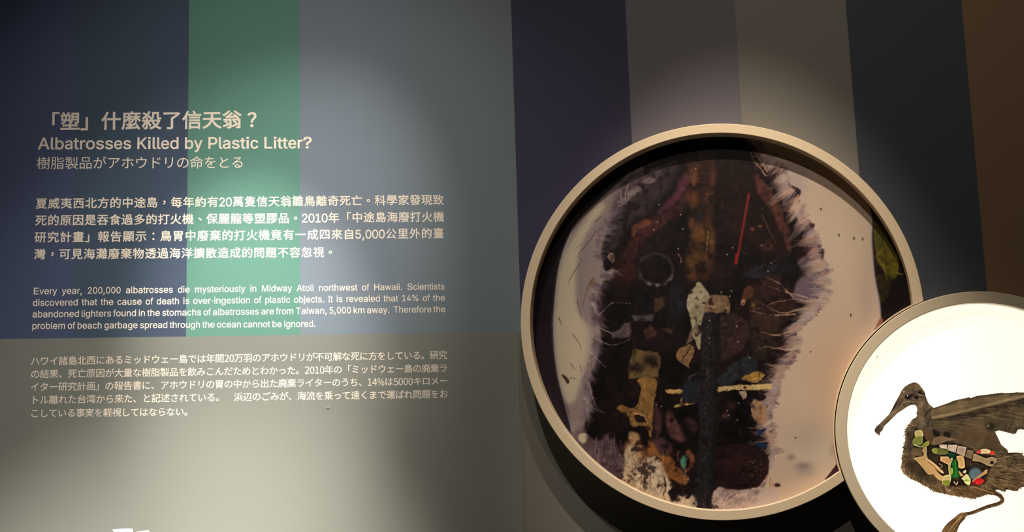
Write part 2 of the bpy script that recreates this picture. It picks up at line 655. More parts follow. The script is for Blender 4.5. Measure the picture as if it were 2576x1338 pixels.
bo = circle_fit([(1420,1121),(1476,1180),(1328,940),(1357,1020),(1560,1240),(1640,1277),(1980,1283.5),(2060,1249),(2126,1207),(2120,409),(2198,480),(1421,499),(1499,420.5),(2232,520),(2277,600),
                 (1560,379),(1640,342),(1318,720),(1310,800),(2308,680),(2323,755),(1815,1309),(1815,310)], OUT_B)
bi = circle_fit([(1357,940),(1387,1020),(1560,1214),(1640,1254),(1980,1259),(2060,1221),(2120,439),(2163,480),(1450,500),(1500,449),(2230,563),(2249,600),(1560,407),(1640,367),(1342,720),(1336,800),
                 (2277,680),(2290,760),(1815,1287),(1815,333.5)], OUT_B)
so = circle_fit([(2116.6,980),(2102.7,1060),(2201,840),(2141.5,920),(2112,1160),(2125.5,1207),(2141,1240),(2180,1302),(2212,1338),(2496,734),(2576,750.5),(2380,739.5),(2460,732.5)], OUT_S)
si = circle_fit([(2144.6,980),(2129,1060),(2210,868),(2171,920),(2138,1160),(2170.5,1240),(2181,1258),(2249,1338),(2496,763.5),(2576,781),(2380,769.5),(2460,761.5)], OUT_S)
BX, BZ, BR = bo
BRI = bi[2] - 0.0
SX, SZ, SR = so
SRI = si[2]
GAP = 0.0022
RG = SR + GAP                      # everything of the big picture stays outside this radius around the small one
dX, dZ = SX - BX, SZ - BZ
DD = math.hypot(dX, dZ)
TH0 = math.atan2(dZ, dX)

M_rim = material('cream_painted_rim', (0.78, 0.60, 0.40), 0.45, 0.35, mottle=0.02, bump=0.08)
M_rim2 = material('cream_painted_light_box_rim', (0.78, 0.64, 0.45), 0.45, 0.35, mottle=0.02, bump=0.08)
M_black = material('black_backing', (0.008, 0.008, 0.008), 0.7, 0.2, mottle=0.1)


def arc_sweep(name, cx, cz, profile, mat, parent, span=None, n=256, smooth=True):
    """profile: list of (radius, y); span(radius)->(a0, a1) or None for a closed ring"""
    P = len(profile)
    vs = []
    closed = span is None
    for i in range(n + (0 if closed else 1)):
        t_ = i / n
        for r, y in profile:
            a = t_ * 2 * math.pi if closed else span(r)[0] + (span(r)[1] - span(r)[0]) * t_
            vs.append((cx + r * math.cos(a), y, cz + r * math.sin(a)))
    fs = []
    m = n if closed else n
    N = len(vs) // P
    for i in range(m):
        j = (i + 1) % N if closed else i + 1
        for k in range(P):
            k2 = (k + 1) % P
            fs.append((i * P + k, j * P + k, j * P + k2, i * P + k2))
    if not closed:
        fs.append(tuple(range(P)))
        fs.append(tuple(range(n * P, n * P + P))[::-1])
    o = mesh_obj(name, vs, fs, mat, parent)
    bm = bmesh.new()
    bm.from_mesh(o.data)
    bmesh.ops.recalc_face_normals(bm, faces=bm.faces)
    bm.to_mesh(o.data)
    bm.free()
    return o


def rim_profile(ro, ri, front, back, bev=0.0012):
    return [(ro, back), (ro, -front + bev), (ro - bev * 0.35, -front + bev * 0.35), (ro - bev, -front),
            (ri + bev, -front), (ri + bev * 0.35, -front + bev * 0.35), (ri, -front + bev), (ri, back)]


def big_span(r):
    c = (r * r + DD * DD - RG * RG) / (2 * r * DD)
    phi = math.acos(max(-1, min(1, c)))
    return (TH0 + phi, TH0 + 2 * math.pi - phi)


WM[0] = MR
big = empty('round_picture', (BX, 0.0, BZ), 'large round framed picture of a bird carcass full of plastic scraps, cream rim', 'picture')
arc_sweep('frame_rim', BX, BZ, rim_profile(BR, BRI, OUT_B, -0.001), M_rim, big, big_span)
# back board behind the print
PY = -(OUT_B - REC_B)


def clipped_disc(name, r, y0, y1, mat, parent):
    a0, a1 = big_span(r)
    pts = [(BX + r * math.cos(a), BZ + r * math.sin(a)) for a in np.linspace(a0, a1, 160)]
    s0 = math.atan2(pts[-1][1] - SZ, pts[-1][0] - SX)
    s1 = math.atan2(pts[0][1] - SZ, pts[0][0] - SX)
    if s0 < 0:
        s0 += 2 * math.pi
    if s1 < 0:
        s1 += 2 * math.pi
    pts += [(SX + (RG + 0.003) * math.cos(a), SZ + (RG + 0.003) * math.sin(a)) for a in np.linspace(s0, s1, 60)[1:-1]]
    bm = bmesh.new()
    f = bm.faces.new([bm.verts.new((x, y0, z)) for x, z in pts])
    bm.normal_update()
    r_ = bmesh.ops.extrude_face_region(bm, geom=[f])
    for v_ in [g for g in r_['geom'] if isinstance(g, bmesh.types.BMVert)]:
        v_.co.y = y1
    bmesh.ops.recalc_face_normals(bm, faces=bm.faces)
    me_ = bpy.data.meshes.new(name)
    bm.to_mesh(me_)
    bm.free()
    me_.materials.append(mat)
    o_ = bpy.data.objects.new(name, me_)
    COL.objects.link(o_)
    put(o_, parent)
    return o_


clipped_disc('backing_board', BRI - 0.0005, PY + 0.006, PY + 0.0006, M_black, big)
# thin cream lip along the bite where the small light box meets the picture


def lip_span(r):
    c = (r * r + DD * DD - (BRI + 0.004) ** 2) / (2 * r * DD)
    phi = math.acos(max(-1, min(1, c)))
    t_ = math.atan2(-dZ, -dX)
    return (t_ - phi, t_ + phi)


o = arc_sweep('edge_lip', SX, SZ, [(RG + 0.0030, -0.001), (RG + 0.0030, -OUT_B + 0.003), (RG, -OUT_B + 0.003), (RG, -0.001)], M_rim, big, lip_span, n=96)
o['label'] = 'thin curved cream lip beside the light box'

# ------------------------------------------------------------------ painting on the picture
class Canvas:
    def __init__(s, x0, y0, x1, y1, k, col):
        s.x0, s.y0, s.k = x0, y0, k
        s.w, s.h = int((x1 - x0) * k), int((y1 - y0) * k)
        s.c = np.zeros((s.h, s.w, 3), np.float32) + np.array(col, np.float32)
        s.a = np.zeros((s.h, s.w), np.float32)

    def box(s, x0, y0, x1, y1):
        ix0 = max(0, int((x0 - s.x0) * s.k) - 2)
        iy0 = max(0, int((y0 - s.y0) * s.k) - 2)
        ix1 = min(s.w, int((x1 - s.x0) * s.k) + 3)
        iy1 = min(s.h, int((y1 - s.y0) * s.k) + 3)
        if ix1 <= ix0 or iy1 <= iy0:
            return None
        X = s.x0 + (np.arange(ix0, ix1) + 0.5) / s.k
        Y = s.y0 + (np.arange(iy0, iy1) + 0.5) / s.k
        return slice(iy0, iy1), slice(ix0, ix1), X[None, :], Y[:, None]

    def put(s, sl, m, col, cover=True):
        sub = s.c[sl]
        col = np.asarray(col, np.float32)
        s.c[sl] = sub + (col - sub) * m[..., None]
        if cover:
            s.a[sl] = np.maximum(s.a[sl], m)

    def poly(s, pts, col, alpha=1.0, soft=1.0, smooth=True, tex=0.0, cover=True):
        p = np.array(pts, float)
        if smooth:
            p = catmull(p, 6)
        pad = soft * 2 + 1
        b = s.box(p[:, 0].min() - pad, p[:, 1].min() - pad, p[:, 0].max() + pad, p[:, 1].max() + pad)
        if b is None:
            return
        sy, sx, X, Y = b
        m = np.zeros((Y.shape[0], X.shape[1]), bool)
        q = np.roll(p, -1, 0)
        for (xa, ya), (xb, yb) in zip(p, q):
            if ya == yb:
                continue
            c_ = (ya > Y) != (yb > Y)
            xi = xa + (Y - ya) / (yb - ya) * (xb - xa)
            m ^= c_ & (xi > X)
        m = blur(m.astype(np.float32), soft * s.k * 0.5)
        m = m * alpha
        if tex > 0:
            m = m * (1 - tex + tex * noise(m.shape, 9 * s.k))
        s.put((sy, sx), m, col, cover)
        return

    def stroke(s, pts, w0, w1, col, alpha=1.0, soft=0.8, cover=True, n=5):
        p = np.array(pts, float)
        if len(p) > 2:
            p = catmull(p, n, False)
        wm = max(w0, w1) + soft + 1
        b = s.box(p[:, 0].min() - wm, p[:, 1].min() - wm, p[:, 0].max() + wm, p[:, 1].max() + wm)
        if b is None:
            return
        sy, sx, X, Y = b
        m = np.zeros((Y.shape[0], X.shape[1]), np.float32)
        N = len(p) - 1
        for i in range(N):
            (xa, ya), (xb, yb) = p[i], p[i + 1]
            dx_, dy_ = xb - xa, yb - ya
            L2 = dx_ * dx_ + dy_ * dy_ + 1e-9
            t_ = np.clip(((X - xa) * dx_ + (Y - ya) * dy_) / L2, 0, 1)
            d = np.hypot(X - xa - t_ * dx_, Y - ya - t_ * dy_)
            w = (w0 + (w1 - w0) * (i + t_) / N) / 2
            m = np.maximum(m, np.clip((w - d) / soft + 0.5, 0, 1) * np.clip(w * 2 / 0.7, 0, 1))
        s.put((sy, sx), m * alpha, col, cover)

    def blob(s, x, y, rx, ry, col, alpha=1.0, ang=0.0, hard=1.0, cover=False, tex=0.0):
        R = max(rx, ry) * 2.2
        b = s.box(x - R, y - R, x + R, y + R)
        if b is None:
            return
        sy, sx, X, Y = b
        ca, sa = math.cos(ang), math.sin(ang)
        u, v = ((X - x) * ca + (Y - y) * sa) / rx, (-(X - x) * sa + (Y - y) * ca) / ry
        m = np.exp(-(u * u + v * v) ** hard).astype(np.float32) * alpha
        if tex > 0:
            m = m * (1 - tex + tex * noise(m.shape, 7 * s.k))
        s.put((sy, sx), m, col, cover)

    def sample(s, X, Y):
        u = np.clip((X - s.x0) * s.k - 0.5, 0, s.w - 1.001)
        v = np.clip((Y - s.y0) * s.k - 0.5, 0, s.h - 1.001)
        i, j = u.astype(int), v.astype(int)
        fu, fv = (u - i)[..., None], (v - j)[..., None]
        full = np.dstack([s.c, s.a])
        return (full[j, i] * (1 - fu) * (1 - fv) + full[j, i + 1] * fu * (1 - fv) + full[j + 1, i] * (1 - fu) * fv + full[j + 1, i + 1] * fu * fv)


def catmull(p, n, closed=True):
    p = np.asarray(p, float)
    if closed:
        a, b, c_, d = np.roll(p, 1, 0), p, np.roll(p, -1, 0), np.roll(p, -2, 0)
    else:
        q = np.vstack([2 * p[0] - p[1], p, 2 * p[-1] - p[-2]])
        a, b, c_, d = q[:-3], q[1:-2], q[2:-1], q[3:]
    out = []
    for i in range(len(b)):
        for k in range(n):
            t_ = k / n
            out.append(0.5 * (2 * b[i] + (c_[i] - a[i]) * t_ + (2 * a[i] - 5 * b[i] + 4 * c_[i] - d[i]) * t_ * t_ + (3 * b[i] - a[i] - 3 * c_[i] + d[i]) * t_ ** 3))
    if not closed:
        out.append(p[-1])
    return np.array(out)


def blur(m, sg):
    if sg < 0.25:
        return m
    r = max(1, int(sg * 2.5))
    k = np.exp(-0.5 * (np.arange(-r, r + 1) / sg) ** 2)
    k /= k.sum()
    o_ = np.zeros_like(m)
    mp_ = np.pad(m, ((r, r), (0, 0)), mode='edge')
    for i, w in enumerate(k):
        o_ += w * mp_[i:i + m.shape[0]]
    mp_ = np.pad(o_, ((0, 0), (r, r)), mode='edge')
    o2 = np.zeros_like(m)
    for i, w in enumerate(k):
        o2 += w * mp_[:, i:i + m.shape[1]]
    return o2


def noise(shape, cell, octv=3, sx=1.0, sy=1.0):
    out = np.zeros(shape, np.float32)
    amp, tot = 1.0, 0.0
    for o_ in range(octv):
        cx_, cy_ = max(1.5, cell * sx / 2 ** o_), max(1.5, cell * sy / 2 ** o_)
        gh, gw = int(shape[0] / cy_) + 3, int(shape[1] / cx_) + 3
        g = rng.random((gh, gw)).astype(np.float32)
        v = np.arange(shape[0]) / cy_
        u = np.arange(shape[1]) / cx_
        i, j = v.astype(int), u.astype(int)
        fv, fu = v - i, u - j
        fv = (fv * fv * (3 - 2 * fv))[:, None]
        fu = (fu * fu * (3 - 2 * fu))[None, :]
        a = g[i][:, j]
        b = g[i][:, j + 1]
        c_ = g[i + 1][:, j]
        d = g[i + 1][:, j + 1]
        out += amp * (a * (1 - fu) * (1 - fv) + b * fu * (1 - fv) + c_ * (1 - fu) * fv + d * fu * fv)
        tot += amp
        amp *= 0.55
    return np.clip((out / tot - 0.5) * 1.8 + 0.5, 0, 1)


def tf(pts, ox, oy, s):
    return [(ox + x * s, oy + y * s) for x, y in pts]


R1 = lambda a, b: a + (b - a) * rng.random()

K = Canvas(1320, 320, 2320, 1300, 1.0, (22, 13, 14))
nz = noise((K.h, K.w), 60)
K.c += (nz[..., None] - 0.5) * np.array([26, 14, 16], np.float32)
nz = noise((K.h, K.w), 14)
K.c += (nz[..., None] - 0.5) * np.array([14, 8, 8], np.float32)
K.c = np.clip(K.c, 4, 255)
# backdrop round the bird: dim purple at the left, dark with yellow-green leaves at the right
K.poly([(1320, 560), (1440, 560), (1400, 720), (1395, 850), (1412, 980), (1445, 1110), (1430, 1180), (1320, 1000)], (34, 24, 30), 1, 6, tex=0.3)
K.poly([(1355, 830), (1380, 820), (1405, 960), (1440, 1090), (1420, 1110), (1370, 1000)], (52, 36, 48), 0.6, 14)
K.poly([(1440, 560), (1500, 480), (1570, 400), (1640, 350), (1560, 350), (1450, 450), (1400, 560)], (60, 50, 40), 0.6, 6)
# right background
K.poly([(2190, 500), (2330, 560), (2330, 800), (2220, 900), (2212, 760), (2196, 690)], (24, 15, 16), 1, 2)
for p, c_ in (([(2198, 560), (2225, 565), (2235, 600), (2222, 630), (2205, 640)], (112, 104, 30)), ([(2203, 640), (2240, 610), (2262, 640), (2258, 690), (2240, 700), (2215, 670)], (128, 118, 28)),
              ([(2210, 590), (2245, 580), (2260, 610), (2240, 640)], (90, 84, 24)), ([(2200, 700), (2240, 690), (2235, 740), (2215, 760)], (58, 48, 20)),
              ([(2196, 545), (2240, 540), (2215, 575)], (96, 80, 28))):
    K.poly(p, c_, 0.85, 3, tex=0.5)
K.stroke([(2218, 600), (2224, 630), (2232, 665)], 2, 2, (40, 36, 14), 0.9)
K.stroke([(2222, 665), (2228, 690), (2234, 706)], 2.5, 1, (150, 150, 50), 0.8)
K.stroke([(2256, 686), (2268, 690), (2276, 688)], 2, 1, (190, 185, 60), 0.9)
K.stroke([(2200, 560), (2220, 575), (2250, 570)], 2, 1, (170, 150, 60), 0.6)

# ---- inner tissue, browns and reds
K.poly([(1560, 690), (1575, 610), (1620, 560), (1680, 520), (1710, 440), (1760, 420), (1740, 500), (1690, 555), (1640, 590), (1600, 640), (1590, 700)], (98, 48, 48), 0.75, 9, tex=0.45)
K.stroke([(1722, 450), (1700, 495), (1660, 530)], 22, 14, (112, 58, 84), 0.6, 8)
K.stroke([(1625, 560), (1600, 572), (1590, 590)], 22, 10, (150, 84, 62), 0.65, 8)
K.poly([(1728, 400), (1800, 400), (1792, 520), (1800, 640), (1780, 700), (1728, 700), (1736, 560)], (70, 42, 28), 0.8, 8, tex=0.4)
for x, y, rx, ry, c_ in ((1745, 450, 12, 26, (128, 78, 48)), (1794, 446, 10, 24, (112, 66, 44)), (1743, 505, 11, 22, (118, 70, 40)), (1784, 495, 10, 20, (96, 60, 36)), (1757, 585, 18, 24, (140, 92, 50)),
                         (1790, 600, 8, 28, (118, 80, 42)), (1742, 655, 14, 30, (110, 72, 38)), (1765, 650, 16, 26, (92, 62, 34)), (1740, 560, 9, 20, (120, 74, 46)), (1738, 690, 10, 14, (110, 70, 38)),
                         (1782, 560, 9, 20, (84, 54, 36))):
    K.blob(x, y, rx, ry, c_, 0.85, 0, 1.3, tex=0.4)
K.blob(1760, 545, 13, 12, (36, 34, 44), 0.95, 0.4, 2)
K.stroke([(1780, 580), (1778, 610), (1776, 636)], 4, 2.5, (160, 130, 70), 0.8)
K.poly([(1800, 410), (1880, 410), (1960, 540), (1985, 640), (1950, 660), (1880, 600), (1820, 560)], (52, 28, 24), 0.6, 14, tex=0.4)
K.poly([(1900, 440), (1925, 460), (1955, 505), (1985, 580), (1990, 640), (1970, 600), (1940, 530), (1905, 480)], (120, 66, 58), 0.8, 5, tex=0.4)
K.poly([(1560, 620), (1600, 660), (1580, 720), (1540, 700)], (52, 24, 22), 0.6, 12)
K.poly([(1890, 730), (1960, 690), (2000, 760), (1990, 800), (1900, 840)], (70, 42, 38), 0.7, 12)
K.poly([(1895, 790), (1960, 790), (1950, 880), (1900, 900)], (66, 52, 40), 0.6, 9)
# bluish cloth bits, upper right
K.poly([(1868, 690), (1900, 670), (1950, 652), (1960, 665), (1935, 690), (1890, 700)], (40, 40, 50), 0.9, 3)
K.blob(1975, 680, 22, 30, (38, 38, 52), 0.7)

# ---- feathery right plumage
PL = (214, 186, 164)
right = [(1876, 320), (1960, 320), (2100, 400), (2187, 520), (2193, 610), (2200, 690), (2212, 760), (2215, 812), (2200, 830), (2214, 850), (2215, 1000), (2170, 1110), (2108, 1165), (2075, 1210),
         (2010, 1250), (1870, 1300), (1880, 1260), (1908, 1235), (1920, 1190), (1938, 1150), (1935, 1110), (1918, 1065), (1922, 1030), (1935, 990), (1950, 940), (1975, 905), (1992, 870), (1985, 840), (2012, 810),
         (2045, 770), (2068, 730), (2062, 680), (2046, 650), (2040, 600), (2010, 560), (2000, 530), (1975, 480), (1955, 430), (1915, 390)]
K.poly(right, PL, 1, 2.5)
edge_r = right[16:] + [right[0]]
er = catmull(np.array(edge_r), 8, False)
body = np.array([2090.0, 800.0])
# tone patches on the plumage
for x, y, rx, ry, c_, a in ((2120, 620, 60, 140, (222, 198, 172), 0.7), (2100, 960, 70, 140, (216, 178, 148), 0.7), (2070, 1140, 80, 50, (226, 208, 186), 0.7), (2030, 1100, 50, 40, (190, 172, 156), 0.5),
                            (2180, 760, 18, 80, (198, 172, 160), 0.6), (2000, 460, 30, 50, (176, 156, 158), 0.6), (1970, 1190, 40, 50, (206, 180, 160), 0.6), (2025, 1180, 26, 20, (150, 136, 130), 0.5),
                            (1990, 1150, 10, 8, (120, 104, 104), 0.5), (2020, 1172, 16, 8, (120, 104, 104), 0.45), (2095, 1130, 10, 20, (150, 134, 136), 0.35), (2060, 700, 30, 60, (196, 170, 164), 0.5),
                            (2010, 1010, 60, 60, (224, 196, 170), 0.5), (2210, 850, 14, 30, (200, 176, 160), 0.4)):
    K.blob(x, y, rx, ry, c_, a, 0, 1.2)
K.stroke([(2190, 560), (2198, 690), (2212, 760), (2214, 810)], 5, 7, (190, 178, 190), 0.5, 3)
K.poly([(2198, 850), (2206, 815), (2216, 800), (2222, 806), (2214, 830), (2230, 835), (2225, 860)], (150, 96, 88), 0.9, 2)
K.poly([(2075, 1206), (2104, 1168), (2112, 1158), (2112, 1190), (2085, 1212)], (66, 34, 44), 1, 1.5, smooth=False)
# dark intrusions between tufts
DK = (34, 18, 20)
for p in ([(1890, 380), (1935, 415), (1975, 422), (1950, 445), (1930, 450)], [(1948, 462), (2014, 478), (1990, 520), (1975, 560), (1965, 520)], [(1985, 590), (2000, 565), (2050, 565), (2010, 610)],
          [(2000, 640), (2045, 600), (2055, 640), (2030, 680)], [(2005, 680), (2068, 625), (2066, 668), (2040, 700)],
          [(1935, 745), (2010, 735), (2040, 700), (2062, 720), (2010, 745)], [(1940, 850), (2010, 800), (2014, 780), (2000, 850), (1980, 860)], [(1935, 880), (1988, 880), (1965, 898), (1930, 900)],
          [(1930, 925), (1965, 905), (1950, 925)], [(1915, 960), (1952, 950), (1930, 965)]):
    K.poly(p, DK, 0.9, 2.5)
K.poly([(2010, 700), (2060, 690), (2075, 730), (2030, 760), (1995, 750)], (120, 100, 112), 0.9, 6)
K.poly([(2005, 655), (2055, 640), (2060, 690), (2030, 690)], (130, 112, 122), 0.6, 6)


def feathers(edge, inward, n, lmin, lmax, cols, w=(2.4, 0.4), alpha=(0.5, 0.95), curl=0.3, root=12, spread=0.35, canvas=None):
    cv = canvas or K
    N = len(edge)
    for _ in range(n):
        i = int(rng.integers(1, N - 1))
        p = edge[i]
        d = inward(p, i)
        ang = math.atan2(d[1], d[0]) + rng.normal(0, spread)
        L = R1(lmin, lmax)
        c1, s1 = math.cos(ang), math.sin(ang)
        st = p - np.array([c1, s1]) * R1(0.3, 1.0) * root + rng.normal(0, 2, 2)
        cu = rng.normal(0, curl) * L
        mid = st + np.array([c1, s1]) * (L * 0.55) + np.array([-s1, c1]) * cu * 0.4
        en = st + np.array([c1, s1]) * L + np.array([-s1, c1]) * cu
        col = np.array(cols[int(rng.integers(len(cols)))]) * R1(0.85, 1.08)
        cv.stroke([st, mid, en], R1(w[0] * 0.5, w[0]), w[1], col, R1(*alpha), 0.9, n=3)


def tufts(edge, inward, n, lmin, lmax, cols, width=9, per=9, w=(1.8, 0.3), alpha=(0.3, 0.7), root=16, lean=0.25, canvas=None):
    """locks of combed barbs: every lock shares one direction and curl and narrows to a tip"""
    cv = canvas or K
    N = len(edge)
    for _ in range(n):
        i = int(rng.integers(1, N - 1))
        p = edge[i]
        d = inward(p, i)
        ang = math.atan2(d[1], d[0]) + rng.normal(0, lean)
        L = R1(lmin, lmax)
        u = np.array([math.cos(ang), math.sin(ang)])
        v = np.array([-u[1], u[0]])
        cu = rng.normal(0, 0.16) * L
        st0 = p - u * R1(0.5, 1.0) * root
        tip = st0 + u * (L + root * 0.6) + v * cu
        wd = R1(0.5, 1.0) * width
        col = np.array(cols[int(rng.integers(len(cols)))]) * R1(0.88, 1.06)
        for k in range(per):
            f = (k / max(1, per - 1) - 0.5) * 2
            a = st0 + v * f * wd + u * R1(-3, 3)
            e = tip + v * f * wd * R1(0.1, 0.45) + u * R1(-0.25, 0.05) * L
            m = (a + e) / 2 + v * (f * wd * 0.5 - cu * 0.35)
            cv.stroke([a, m, e], R1(w[0] * 0.5, w[0]), w[1], col * R1(0.86, 1.1), R1(*alpha), 1.0, n=3)


def dir_r(p, i):
    y = p[1]
    if y < 600:
        return (-0.75, 0.65)
    if y < 700:
        return (-0.85, 0.5)
    if y < 800:
        return (-1.0, -0.12)
    if y < 900:
        return (-1.0, 0.28)
    if y < 1010:
        return (-1.0, 0.05)
    if y < 1100:
        return (-0.9, 0.1)
    return (-0.5, 0.6)


lightp = [(214, 190, 170), (190, 164, 160), (170, 148, 156), (224, 204, 184), (196, 150, 130)]
tufts(er, dir_r, 70, 14, 34, [(96, 70, 80), (120, 88, 92), (84, 56, 64)], 9, 8, (2.4, 0.4), (0.4, 0.8), 26)
tufts(er, dir_r, 150, 12, 34, lightp, 8, 9, (2.0, 0.3), (0.4, 0.85), 24)
tufts(er, dir_r, 60, 10, 22, [(132, 104, 116), (150, 116, 116)], 6, 6, (1.5, 0.3), (0.3, 0.6), 34)
tufts(er, dir_r, 70, 22, 46, lightp, 5, 6, (1.6, 0.3), (0.4, 0.8), 20, 0.3)
tufts(er, dir_r, 34, 34, 62, [(206, 180, 166), (190, 166, 160), (200, 160, 140)], 9, 13, (1.7, 0.3), (0.4, 0.85), 30, 0.22)
tufts(er, dir_r, 14, 40, 60, [(206, 150, 124), (196, 160, 146)], 3, 4, (1.4, 0.3), (0.5, 0.8), 16, 0.2)
# long curved wisps
for pts in ([(2040, 760), (1980, 752), (1890, 782)], [(2030, 775), (1960, 785), (1900, 755)], [(1995, 745), (1960, 715), (1920, 695)], [(2030, 748), (1985, 735), (1930, 720)], [(2010, 820), (1960, 842), (1900, 832)],
            [(1985, 880), (1930, 872), (1900, 880)], [(2000, 790), (1950, 790), (1880, 783)], [(1960, 1075), (1915, 1078), (1880, 1074)], [(1950, 1095), (1915, 1112), (1880, 1108)],
            [(1955, 1110), (1920, 1120), (1870, 1110)], [(1925, 440), (1895, 400), (1880, 350)], [(1930, 430), (1900, 385), (1888, 340)]):
    K.stroke(pts, 3.2, 0.5, (204, 160, 136), 0.9)
# specks on the plumage
for x, y, L, a in ((2064, 524, 7, 1.1), (2140, 790, 7, 1.4), (1952, 1012, 10, 0.6), (1930, 1020, 6, 2.2), (1954, 1220, 10, 0.2), (2001, 1101, 2, 0), (2148, 598, 5, 1.4), (2110, 590, 5, 1.3), (2170, 600, 5, 1.5),
                   (2039, 885, 2, 0), (1938, 1086, 3, 0)):
    K.stroke([(x, y), (x + L * math.cos(a), y + L * math.sin(a))], 4, 2, (66, 42, 46), 0.9)
K.blob(1955, 1220, 8, 5, (52, 26, 34), 1, 0, 2)
# brown stains along the lower inner edge
for _ in range(46):
    x, y = R1(1900, 1945), R1(1110, 1280)
    K.stroke([(x, y), (x + R1(-6, 8), y + R1(8, 30))], R1(1, 3), 0.6, (150, 104, 84), R1(0.2, 0.6))
K.poly(tf([(575, 200), (640, 230), (680, 330), (665, 450), (600, 430), (550, 380), (530, 310), (535, 240)], 1750, 950, .2616), (188, 142, 108), 0.95, 2)
K.stroke(tf([(560, 200), (530, 280), (545, 380), (600, 440)], 1750, 950, .2616), 3, 2, (214, 180, 140), 0.8)
for _ in range(14):
    x, y = R1(1893, 1920), R1(1012, 1058)
    K.stroke([(x, y), (x + 9, y + 5)], 1.6, 0.6, (120, 70, 54), 0.6)
K.poly(tf([(590, 165), (640, 150), (680, 180), (650, 210), (590, 215)], 1750, 950, .2616), (28, 16, 20), 0.95, 2)
K.poly(tf([(590, 520), (640, 488), (682, 488), (610, 560), (580, 545)], 1750, 950, .2616), (34, 50, 82), 1, 1.5, smooth=False)
K.poly(tf([(560, 625), (705, 620), (660, 692), (590, 660)], 1750, 950, .2616), (34, 46, 72), 1, 1.5, smooth=False)

# ---- left plumage
left = [(1640, 410), (1580, 440), (1520, 490), (1450, 560), (1420, 620), (1402, 700), (1394, 780), (1393, 840), (1400, 920), (1412, 980), (1428, 1030), (1438, 1080), (1445, 1105), (1462, 1085), (1478, 1040),
        (1484, 1000), (1478, 960), (1500, 905), (1510, 850), (1505, 800), (1500, 760), (1520, 700), (1540, 690), (1512, 650), (1520, 600), (1536, 560), (1560, 520), (1600, 480), (1660, 440)]
K.poly(left, (150, 132, 128), 1, 4)
K.poly([(1600, 430), (1700, 400), (1690, 460), (1640, 520), (1590, 560), (1560, 600), (1535, 640), (1530, 560), (1550, 490)], (70, 54, 62), 0.9, 12, tex=0.25)
K.poly([(1400, 740), (1412, 660), (1440, 600), (1500, 520), (1520, 520), (1470, 600), (1450, 680), (1450, 760), (1470, 840), (1465, 920), (1450, 1000), (1425, 1010), (1405, 930), (1396, 850)], (206, 190, 162), 0.95, 10)
K.poly([(1400, 780), (1480, 820), (1480, 900), (1460, 960), (1420, 980), (1404, 900)], (208, 188, 162), 0.8, 14)
K.poly([(1560, 400), (1620, 385), (1640, 410), (1580, 440)], (104, 88, 88), 0.6, 6)
K.stroke([(1440, 580), (1410, 660), (1396, 760), (1394, 850), (1402, 930), (1420, 1010), (1442, 1095)], 3.5, 3.5, (196, 188, 190), 0.6, 2)
el = catmull(np.array(left[12:]), 8, False)


def dir_l(p, i):
    y = p[1]
    if y < 560:
        return (0.85, -0.25)
    if y < 700:
        return (0.9, 0.1)
    if y < 850:
        return (0.8, 0.5)
    return (0.45, 0.85)


coll = [(170, 150, 146), (132, 114, 124), (190, 172, 158), (104, 86, 98), (150, 126, 140)]
tufts(el, dir_l, 60, 12, 30, [(84, 66, 74), (104, 84, 92)], 8, 8, (2.4, 0.4), (0.3, 0.6), 22)
tufts(el, dir_l, 110, 12, 30, coll, 7, 8, (1.7, 0.3), (0.25, 0.6), 24)
tufts(el, dir_l, 50, 22, 44, coll, 4, 5, (1.3, 0.3), (0.3, 0.7), 18, 0.3)
for _ in range(150):
    x, y = R1(1440, 1600), R1(450, 700)
    if abs((x - 1440) - (700 - y) * 0.55) < 60:
        K.stroke([(x, y), (x + 22, y - 14), (x + 46, y - 14)], 1.2, 0.3, (120, 102, 108), R1(0.15, 0.45))
for pts in ([(1470, 1000), (1490, 1025), (1520, 1036)], [(1480, 960), (1490, 1000), (1500, 1030)], [(1490, 760), (1505, 790), (1540, 762), (1590, 764)], [(1500, 820), (1540, 838), (1570, 826)],
            [(1498, 850), (1540, 868), (1590, 852)], [(1480, 880), (1505, 905), (1525, 925)], [(1575, 470), (1572, 500), (1578, 520)], [(1580, 462), (1578, 485), (1584, 505)], [(1560, 480), (1562, 500), (1568, 515)]):
    K.stroke(pts, 2.6, 0.5, (190, 168, 158), 0.85)
# dark veins and stains on the left plumage
for pts in ([(1500, 580), (1480, 610), (1456, 640), (1466, 658)], [(1460, 662), (1440, 690), (1430, 715)], [(1492, 700), (1478, 725), (1466, 770)], [(1452, 755), (1462, 798)], [(1512, 545), (1495, 560)],
            [(1440, 840), (1456, 862), (1462, 880)], [(1436, 915), (1446, 930)], [(1460, 920), (1462, 935)], [(1416, 945), (1430, 955), (1428, 965)], [(1434, 950), (1450, 952)]):
    K.stroke(pts, 1.8, 1.0, (74, 46, 50), 0.85)
K.blob(1489, 712, 7, 12, (120, 80, 60), 0.7, 0.5)
K.poly([(1412, 942), (1422, 945), (1432, 958), (1428, 966), (1420, 955)], (70, 46, 42), 0.9, 1)
K.stroke([(1406, 800), (1414, 818)], 4, 1, (130, 84, 76), 0.8)
K.poly([(1518, 660), (1530, 640), (1548, 640), (1552, 656), (1540, 672), (1524, 682)], (26, 14, 18), 1, 3)
K.poly([(1527, 645), (1535, 636), (1547, 642), (1540, 660)], (166, 128, 108), 0.9, 1.5)
K.stroke([(1592, 588), (1578, 614), (1571, 648)], 2.2, 0.8, (150, 110, 96), 0.6)

